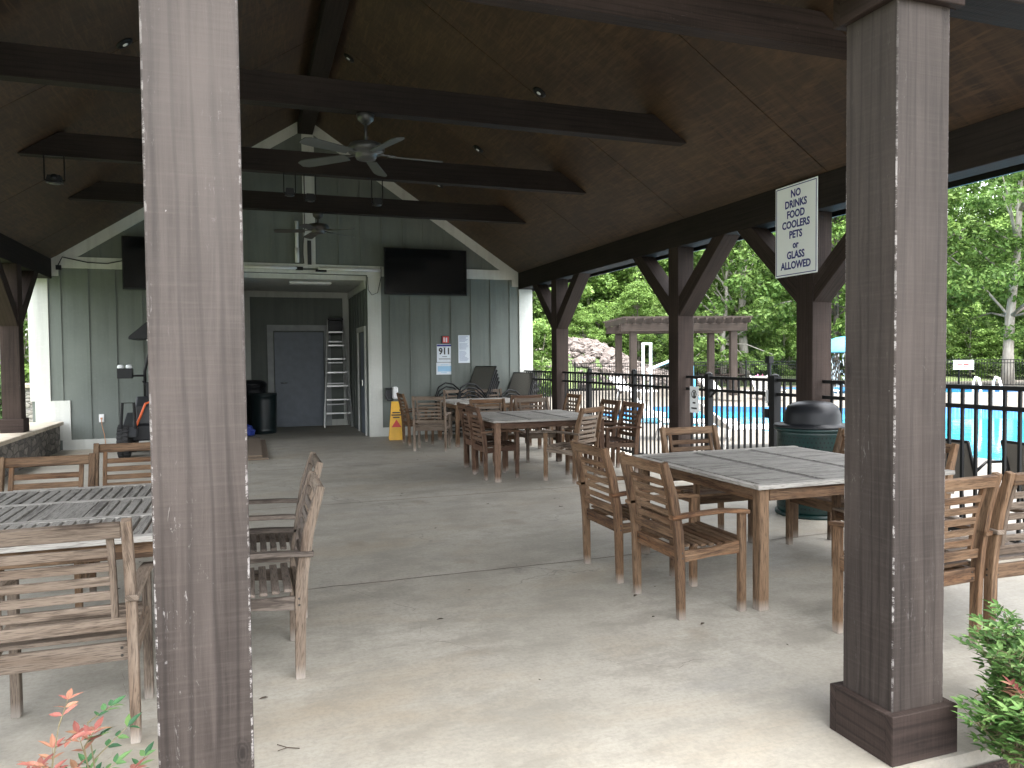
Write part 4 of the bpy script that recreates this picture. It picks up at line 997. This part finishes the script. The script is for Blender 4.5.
for st, (x, y_, yw, nm, h0) in enumerate(((3.98, 14.12, 114, 'taller stack under the long notice', .06), (4.80, 14.1, 114, 'stack in front of the white corner trim', -.08))):
    for i in range(5):
        c = sa if (st == 0 and i == 0) else copy_tree(sa)
        c.location = (x - i * .012, y_ - i * .004, h0 - .145 + i * .075); c.rotation_euler = (0, 0, R(yw + i * 1.2)); c['label'] = '%s dark mesh lounger in the %s' % (ORD[i], nm)

# ------------------------------------------------------------------ beyond the fence
# pergola
pg = thing('pergola', 'weathered timber pergola across the pool with open rafters on top', 'pergola', (14.11, 26, 0), R(-15))
PX0, PX1, PY0, PY1 = 0, 4.0, 0, 2.6
for x in (PX0, PX1):
    for y_ in (PY0, PY1):
        bm = BM(); box(bm, x - .13, x + .13, y_ - .13, y_ + .13, -.03, 2.62, 2); obj('post', bm, M['timber_grey'], pg, bevel=.01)
for y_ in (PY0, PY1):
    for s in (-.16, .16):
        bm = BM(); box(bm, PX0 - .5, PX1 + .5, y_ + s - .03, y_ + s + .03, 2.50, 2.80, 0); obj('beam', bm, M['timber_grey'], pg, bevel=.01)
for i in range(15):
    x = PX0 - .42 + i * (PX1 - PX0 + .84) / 14
    bm = BM(); prism(bm, [(PY0 - .75, 2.92), (PY0 - .65, 2.80), (PY1 + .65, 2.80), (PY1 + .75, 2.92), (PY1 + .75, 3.0), (PY0 - .75, 3.0)], 0, x - .03, x + .03, grain=(0, 1, 0)); obj('rafter', bm, M['timber_grey'], pg)
bm = BM()
for i in range(9):
    y_ = PY0 - .6 + i * (PY1 - PY0 + 1.2) / 8; box(bm, PX0 - .55, PX1 + .55, y_ - .03, y_ + .03, 3.003, 3.06, 0)
obj('purlin', bm, M['timber_grey'], pg)
# mushroom fountain
t = thing('mushroom_fountain', 'light blue dome umbrella fountain dripping water over the small pool', 'fountain', (25.6, 26.1, 0))
bm = BM(); lathe(bm, [(2.05, 1.62), (2.03, 1.68), (1.9, 1.9), (1.6, 2.12), (1.1, 2.3), (.5, 2.38), (.02, 2.4)], n=40); obj('dome', bm, M['canopy_blue'], t, smooth=True)
bm = BM(); tube(bm, [(0, 0, -.3), (0, 0, 2.3)], .11, 14); obj('column', bm, M['canopy_blue'], t, smooth=True)
bm = BM()
for i in range(700):
    a = random.uniform(0, 2 * math.pi); z = random.uniform(-.1, 1.58); l_ = random.uniform(.05, .16); c = Vector((math.cos(a) * 2.0, math.sin(a) * 2.0, z)); bar(bm, c, c + Vector((0, 0, l_)), .012, .012)
ws = obj('water_curtain', bm, plain('spray', (.75, .82, .85), .1), t)
# pool lift, ladders, lane things
t = thing('pool_lift', 'white pool lift with two tall posts near the water', 'pool lift', (9.62, 17.0, -.03))
for s in (-1, 1):
    bm = BM(); box(bm, s * .11 - .025, s * .11 + .025, -.03, .03, 0, 1.85); obj('mast', bm, M['white_plastic'], t)
bm = BM(); box(bm, -.14, .14, -.03, .03, 1.85, 1.9); obj('crosshead', bm, M['white_plastic'], t)
bm = BM(); box(bm, -.35, .35, -.35, .35, 0, .12); obj('base', bm, M['white_plastic'], t)
bm = BM(); tube(bm, [(0, 0, 1.2), (.5, -.4, 1.45), (.9, -.7, 1.3)], .035, 10); obj('arm', bm, M['white_plastic'], t)
bm = BM(); box(bm, .7, 1.15, -.95, -.5, .45, .52); box(bm, .7, 1.15, -.55, -.5, .52, .95); tube(bm, [(.92, -.7, 1.3), (.92, -.7, .5)], .025, 8); obj('seat', bm, M['canopy_blue'], t, bevel=.02)
t = thing('pool_ladder', 'white curved handrails of a pool ladder at the far pool edge', 'pool ladder', (20.15, 15.85, -.03), R(-28))
for s in (-.27, .27):
    bm = BM(); tube(bm, [(s, .35, 0), (s, .33, .7), (s, .2, .85), (s, .0, .82), (s, -.12, .6), (s, -.15, -.2)], .035, 10); obj('handrail', bm, M['white_plastic'], t, smooth=True)
def lounge(x, y_, yaw, label, dark=False):
    t = thing('chaise_lounge', label, 'lounger', (x, y_, -.03), R(yaw), 'white chaise lounges round the pool')
    bm = BM(); sweep(bm, [(0, -.95, .33), (0, .35, .33), (0, .95, .80)], .58, .03); obj('sling', bm, M['sling_dark' if dark else 'white_plastic'], t)
    bm = BM()
    for sx in (-1, 1):
        tube(bm, [(sx * .31, -1.0, .33), (sx * .31, .35, .33), (sx * .31, .97, .82)], .022, 8); tube(bm, [(sx * .31, -.8, .33), (sx * .31, -.8, 0)], .02, 8); tube(bm, [(sx * .31, .4, .33), (sx * .31, .5, 0)], .02, 8)
    obj('frame', bm, M['white_plastic'], t, smooth=True); return t
for a in ((7.6, 12.1, 60, 'white chaise lounge just beyond the fence between two side posts', False), (7.9, 10.6, 75, 'white chaise lounge beyond the fence left of the middle side post', False), (15.6, 22.3, 10, 'white chaise lounge on the far deck left of the pergola post', False),
          (17.2, 21.9, -20, 'dark topped white lounge on the far deck in front of the pergola', True), (19.0, 21.2, -30, 'white chaise lounge on the far deck right of the dark topped one', False), (13.0, 24.0, 15, 'white chaise lounge on the far deck beside the grass', False)): lounge(*a)
# picnic table
t = thing('picnic_table', 'grey wooden picnic table on the grass behind the pool', 'picnic table', (23.0, 32.6, .15), R(10))
bm = BM(); 
for i in range(5): box(bm, -.95, .95, -.38 + i * .155, -.24 + i * .155, .72, .76)
obj('tabletop', bm, M['timber_grey'], t)
for s in (-1, 1):
    bm = BM(); box(bm, -.95, .95, s * .72 - .13, s * .72 + .13, .42, .46); obj('bench', bm, M['timber_grey'], t)
    bm = BM(); bar(bm, (s * .65, -.65, 0), (s * .65, -.2, .72), .04, .09); bar(bm, (s * .65, .65, 0), (s * .65, .2, .72), .04, .09); bar(bm, (s * .65, -.8, .39), (s * .65, .8, .39), .04, .09); obj('leg_frame', bm, M['timber_grey'], t)
# flower pot
t = thing('flower_pot', 'dark pot of pink flowers on the far pool deck', 'flower pot', (19.2, 24.9, -.03))
bm = BM(); lathe(bm, [(.2, 0), (.3, .4), (.33, .42), (.28, .42)], n=20); obj('pot', bm, M['black_plastic'], t, smooth=True)
bm = BM()
for i in range(260):
    d = Vector((random.gauss(0, 1), random.gauss(0, 1), random.gauss(0, 1))).normalized() * random.uniform(.15, .38); d.z = abs(d.z) + .42; s = random.uniform(.03, .05)
    a = Vector((random.gauss(0, 1), random.gauss(0, 1), random.gauss(0, 1))).normalized(); b = a.orthogonal()
    bm.faces.new([bm.verts.new(d + a * s), bm.verts.new(d + b * s), bm.verts.new(d - a * s), bm.verts.new(d - b * s)])
obj('flowers', bm, M['pink'], t)
# rock heap
bm = BM()
def rock(bm, c, r):
    g = bmesh.ops.create_icosphere(bm, subdivisions=1, radius=r, matrix=Matrix.Translation(c) @ Matrix.Rotation(random.uniform(0, 6), 4, 'Z') @ Matrix.Diagonal((random.uniform(.7, 1.5), random.uniform(.6, 1.1), random.uniform(.5, .9), 1)))
    for v in g['verts']: v.co += Vector([random.uniform(-.22, .22) * r for _ in range(3)])
random.seed(31)
for i in range(1500):
    x = random.gauss(18.2, 2.0); y_ = random.gauss(36.3, 1.9)
    if x < 15.4 or random.random() < .25 and x < 17: 
        if random.random() < .8: continue
    rock(bm, (x, y_, hmap(x, y_) + random.uniform(-.05, .12)), random.uniform(.08, .30) * (1.3 if random.random() < .1 else 1))
props(obj('rock_heap', bm, M['rock']), 'mound of broken grey and pinkish rocks on the grassy bank', 'rocks', kind='stuff')

# ------------------------------------------------------------------ trees
def leaf_mesh(name, clumps, per, size, spread, mat, rnd, flat=.6):
    vs = []; fs = []
    for (c, r) in clumps:
        for i in range(per):
            while True:
                d = Vector((rnd.uniform(-1, 1), rnd.uniform(-1, 1), rnd.uniform(-1, 1)))
                if .2 < d.length < 1: break
            d = d.normalized() * (d.length ** .5)
            p = c + Vector((d.x * r, d.y * r, d.z * r * flat))
            n = (d * .6 + Vector((rnd.gauss(0, .5), rnd.gauss(0, .5), rnd.gauss(0, .5) + .55))).normalized()
            a = n.orthogonal().normalized(); b = n.cross(a); th = rnd.uniform(0, 6.28); a, b = a * math.cos(th) + b * math.sin(th), b * math.cos(th) - a * math.sin(th)
            s = size * rnd.uniform(.6, 1.3); k_ = len(vs)
            vs += [p - a * s, p + b * s * .5 + n * s * .1, p + a * s, p - b * s * .5 + n * s * .1]; fs.append((k_, k_ + 1, k_ + 2, k_ + 3))
    me = bpy.data.meshes.new(name); me.from_pydata(vs, [], fs); me.materials.append(mat); return me
def tree_meshes(seed, H, cr, base, trunk_r, mat, barkm, nb=110, per=85, size=.135):
    rnd = random.Random(seed); bm = BM(); pts = []; x = y_ = 0
    for i in range(9):
        pts.append((x, y_, H * .85 * i / 8)); x += rnd.uniform(-.14, .14); y_ += rnd.uniform(-.14, .14)
    tube(bm, pts, [trunk_r * (1.25 if i == 0 else 1 - .1 * i) for i in range(9)], 10)
    cl = []
    for i in range(nb):
        u = rnd.uniform(0, 1) ** .85; z = base + (H - base) * u
        env = math.sin(math.pi * min(1, .16 + .84 * u) ** .8) ** .6 * cr
        a = rnd.uniform(0, 6.283); rr = env * math.sqrt(rnd.uniform(.12, 1)); k_ = int(u * 7)
        c = Vector((math.cos(a) * rr, math.sin(a) * rr, z)); cl.append((c, rnd.uniform(.45, 1.05)))
        if i % 4 == 0:
            k_ = min(7, max(2, int(8 * (z - rr * .5) / (H * .85)))); p0 = Vector(pts[k_]); mid = p0.lerp(c, .5) + Vector((0, 0, .25)); tube(bm, [p0, mid, c], [trunk_r * .28, trunk_r * .17, .02], 5)
    me_l = leaf_mesh('crown', cl, per, size, 1, mat, rnd)
    bm.normal_update(); me_t = bpy.data.meshes.new('trunk'); bm.to_mesh(me_t); bm.free(); me_t.materials.append(barkm)
    for p in me_t.polygons: p.use_smooth = True
    return me_t, me_l
TM = [tree_meshes(11, 13, 4.2, 1.8, .24, M['leaf_b'], M['bark'], 170, 125), tree_meshes(12, 15, 4.4, 2.6, .28, M['leaf_a'], M['bark'], 125, 154), tree_meshes(13, 11, 3.6, .8, .18, M['leaf_b'], M['bark_pale'], 150, 125),
      tree_meshes(14, 16, 4.6, 3.2, .26, M['leaf_a'], M['bark_pale'], 115, 154), tree_meshes(15, 10, 4.0, .4, .2, M['leaf_c'], M['bark'], 150, 112)]
def tree(ti, x, y_, z, s, rz, label, group='trees behind the pool fence', lean=0):
    t = thing('tree', label, 'tree', (x, y_, z), rz, group); t.scale = (s, s, s); t.rotation_euler = (0, lean, rz) if not lean else (0, lean, 0)
    a = bpy.data.objects.new('trunk', TM[ti][0]); link(a, t); b = bpy.data.objects.new('crown', TM[ti][1]); link(b, t); return t
rn = random.Random(5)
tree(3, 25.6, 34.5, .1, 1.0, 1, 'tall tree with a thick grey trunk right behind the pergola')
tree(2, 24.0, 34.2, .1, .9, 2, 'slim pale trunked tree seen between the pergola beams')
tree(0, 15.0, 43, .5, 1.1, 2, 'leafy tree rising behind the rock mound')
tree(3, 34.4, 26.1, -.1, 1.0, 0.3, 'pale leaning tree by the fence at the right edge of the photo', lean=R(7))
tree(1, 37.5, 25.5, -.1, .95, 1.3, 'bright leafy tree just right of the front post beyond the pool')
tree(0, 31.6, 30.4, -.1, 1.0, 3.1, 'bright leafy tree behind the white fence sign')
tree(4, 9.8, 35, .3, .75, 2, 'low dark leafy tree beside the white building corner')
tree(0, 29.5, 32.0, 0, .85, 4, 'bright green tree behind the blue dome fountain')
# the mass of woods behind
def join_tree_mass(name, spots, parts, label):
    vs = []; fs = []; mi = []
    mats = []; 
    for ti, x, y_, z, s, rz in spots:
        me = TM[ti][1]; 
        if me.materials[0] not in mats: mats.append(me.materials[0])
        k_ = mats.index(me.materials[0]); c, sn = math.cos(rz), math.sin(rz); base = len(vs)
        vs += [(x + s * (v.co.x * c - v.co.y * sn), y_ + s * (v.co.x * sn + v.co.y * c), z + s * v.co.z) for v in me.vertices]
        fs += [tuple(i + base for i in p.vertices) for p in me.polygons]; mi += [k_] * len(me.polygons)
        me = TM[ti][0]
        if me.materials[0] not in mats: mats.append(me.materials[0])
        k_ = mats.index(me.materials[0]); base = len(vs)
        vs += [(x + s * (v.co.x * c - v.co.y * sn), y_ + s * (v.co.x * sn + v.co.y * c), z + s * v.co.z) for v in me.vertices]
        fs += [tuple(i + base for i in p.vertices) for p in me.polygons]; mi += [k_] * len(me.polygons)
    me = bpy.data.meshes.new(name); me.from_pydata(vs, [], fs)
    for m in mats: me.materials.append(m)
    me.polygons.foreach_set('material_index', mi)
    o = bpy.data.objects.new(name, me); link(o); props(o, label, 'woods', kind='stuff')
spots = []
for i in range(30):
    u = i / 29; x = 6 + 52 * u; y_ = 47 - 20 * max(0, u - .35) + rn.uniform(-2.5, 2.5); spots.append((rn.choice([0, 1, 2, 3, 0, 2]), x, y_, .6, rn.uniform(.75, 1.1), rn.uniform(0, 6)))
for i in range(17):
    u = i / 16; x = 8 + 60 * u; y_ = 57 - 20 * max(0, u - .35) + rn.uniform(-2, 2); spots.append((rn.choice([1, 3, 4, 1]), x, y_, 1.0, rn.uniform(1.0, 1.35), rn.uniform(0, 6)))
for i in range(34):
    u = i / 33; x = 8 + 44 * u; y_ = 41.5 - 19 * max(0, u - .35) + rn.uniform(-1.2, 1.2); spots.append((rn.choice([2, 0, 4]), x, y_, -.1, rn.uniform(.28, .5), rn.uniform(0, 6)))
join_tree_mass('woods', spots, None, 'dense green woods filling the background behind the pool')
# left shrubs
def bush(x, y_, z, r, h, mat, label, seed, size=.07, n=60, per=70):
    rnd = random.Random(seed); t = thing('shrub', label, 'shrub', (x, y_, z)); cl = []
    for i in range(n):
        u = rnd.random(); a = rnd.uniform(0, 6.28); rr = r * math.sqrt(rnd.random()) * math.sqrt(max(.05, 1 - (2 * u - 1) ** 2 * .8)); cl.append((Vector((math.cos(a) * rr, math.sin(a) * rr, .1 + u * h)), rnd.uniform(.15, .28) * max(1, r)))
    me = leaf_mesh('foliage', cl, per, size, 1, mat, rnd, .8); o = bpy.data.objects.new('foliage', me); link(o, t)
    bm = BM(); 
    for i in range(6): a = i; tube(bm, [(0, 0, 0), (math.cos(a) * r * .3, math.sin(a) * r * .3, h * .5), (math.cos(a) * r * .5, math.sin(a) * r * .5, h * .85)], [.03, .02, .008], 5)
    obj('stems', bm, M['bark'], t); return t
bush(-5.3, 20.0, -.1, 1.4, 4.0, M['leaf_b'], 'tall leafy shrub between the side post and the white corner trim', 1, .09, 110, 90)
bush(-5.0, 17.6, -.1, .8, 1.25, M['leaf_c'], 'low dark shrub in front of the tall leafy one', 2, .06, 70, 80)
bush(11.0, 28.4, -.1, 1.15, 3.0, M['leaf_b'], 'round bright bush beside the white building corner', 3, .10, 90, 80)
tree(0, -10, 24, -.1, .8, 1, 'leafy tree on the lawn at the far left'); tree(1, -8.5, 34, -.1, 1.0, 3, 'tall tree farther back on the left lawn')

# ------------------------------------------------------------------ foreground nandina
def leaflet(bm, p, d, n, L, W, mi=0):
    d = d.normalized(); n = (n - d * n.dot(d)).normalized(); s = d.cross(n)
    pts = [(0, 0, 0), (.3, .8, .04), (.6, .85, .02), (1, 0, -.08)]
    c0 = bm.verts.new(p); c1 = bm.verts.new(p + d * L * .33 - n * L * .03); c2 = bm.verts.new(p + d * L * .66 - n * L * .05); c3 = bm.verts.new(p + d * L - n * L * .12)
    for sg_ in (-1, 1):
        a1 = bm.verts.new(p + d * L * .30 + s * sg_ * W * .5 + n * L * .03); a2 = bm.verts.new(p + d * L * .62 + s * sg_ * W * .42 + n * L * .0)
        q = [(c0, a1, c1), (c1, a1, a2, c2), (c2, a2, c3)]
        for f in q: 
            ff_ = bm.faces.new(f if sg_ > 0 else f[::-1]); ff_.material_index = mi
def nandina(x, y_, h, seed, label, mats, spread=.16, ns=7, L=.05, lean=None, z=-.05, redtop=.0):
    rnd = random.Random(seed); t = thing('nandina_shrub', label, 'shrub', (x, y_, z), 0, 'nandina shrubs in front of the patio'); bm = BM(); bs = BM()
    for i in range(ns):
        a = rnd.uniform(0, 6.28); hh = h * rnd.uniform(.75, 1.0); rad = spread * rnd.uniform(.3, 1)
        red = rnd.random() < redtop
        top = Vector((math.cos(a) * rad, math.sin(a) * rad, hh)); pts = [Vector((0, 0, 0)).lerp(top, u) + Vector((math.cos(a), math.sin(a), 0)) * (-.04 * math.sin(u * 3.14)) for u in (0, .3, .6, .85, 1)]
        tube(bs, pts, [.005, .004, .0035, .002, .001], 5)
        nl = 9
        for j in range(nl):
            u = .35 + .65 * j / (nl - 1); kk = min(3, int(u * 4)); p = pts[min(4, kk)].lerp(pts[min(4, kk + 1)], u * 4 - kk) if kk < 4 else pts[4]
            b = rnd.uniform(0, 6.28); br = Vector((math.cos(b), math.sin(b), rnd.uniform(.1, .7))).normalized(); bl = rnd.uniform(.06, .13) * (1.25 - u * .6)
            e = p + br * bl; tube(bs, [p, e], [.0016, .0008], 4)
            m_i = 1 if (red and u > .6) else 0
            for q in range(3):
                pp = p.lerp(e, .4 + .3 * q)
                for sg_ in (-1, 1):
                    sd_ = br.cross(Vector((0, 0, 1))).normalized() * sg_
                    leaflet(bm, pp, (br * .6 + sd_ + Vector((0, 0, rnd.uniform(-.2, .5)))), Vector((rnd.gauss(0, .3), rnd.gauss(0, .3), 1)), L * rnd.uniform(.7, 1.15), L * .36, m_i)
            leaflet(bm, e, br + Vector((0, 0, .1)), Vector((rnd.gauss(0, .3), rnd.gauss(0, .3), 1)), L * 1.15, L * .38, m_i)
    obj('leaves', bm, [mats[0], mats[1]], t); obj('stems', bs, plain('stem%d' % seed, (.12, .10, .05), .7), t)
random.seed(3)
nandina(2.74, 2.0, .46, 21, 'bright green nandina shrub nearest the right post base', (M['leaf_fresh'], M['leaf_red']), .17, 18, .042)
nandina(2.92, 2.14, .50, 22, 'bright green nandina shrub at the right photo edge', (M['leaf_fresh'], M['leaf_red']), .18, 16, .042)
nandina(2.56, 1.90, .30, 23, 'low green nandina shrub spilling over the mulch', (M['leaf_fresh'], M['leaf_red']), .16, 20, .040)
nandina(2.68, 1.82, .34, 24, 'low green nandina shrub in the bottom right corner', (M['leaf_fresh'], M['leaf_red']), .17, 20, .040, redtop=.05)
nandina(-.40, 1.70, .82, 31, 'red tipped nandina sprig in front of the pale chair', (M['leaf_deep'], M['leaf_red']), .05, 5, .032, redtop=.9)
nandina(-.31, 1.74, .79, 32, 'green nandina with reddish sprays left of the weathered post', (M['leaf_deep'], M['leaf_red']), .08, 10, .034, redtop=.3)
nandina(-.48, 1.72, .78, 33, 'mixed red and green nandina in the bottom left corner', (M['leaf_deep'], M['leaf_red']), .07, 9, .034, redtop=.45)

# ------------------------------------------------------------------ scattered leaves and twigs on the slab
random.seed(9); bm = BM()
for i in range(60):
    x = random.uniform(-1.5, 5); y_ = random.uniform(2.2, 13.5); a = random.uniform(0, 6.28); s = random.uniform(.008, .03)
    leaflet(bm, Vector((x, y_, .007)), Vector((math.cos(a), math.sin(a), .05)), Vector((0, 0, 1)), s * 1.5, s * .7)
for (x, y_, a, L) in ((.15, 2.95, 2.5, .10), (-.2, 3.75, 1.0, .06), (-.28, 3.62, .6, .05), (2.9, 6.9, .3, .05)):
    p = Vector((x, y_, .006)); d = Vector((math.cos(a), math.sin(a), 0)); e = Vector((-d.y, d.x, 0))
    tube(bm, [p, p + d * L * .5 + e * .008, p + d * L], .002, 5); tube(bm, [p + d * L * .5 + e * .008, p + d * L * .7 + e * .04], .0015, 5)
props(obj('leaf_litter', bm, plain('dry_leaf', (.07, .05, .035), .9)), 'scattered dry leaf bits and twigs on the concrete', 'litter', kind='stuff')
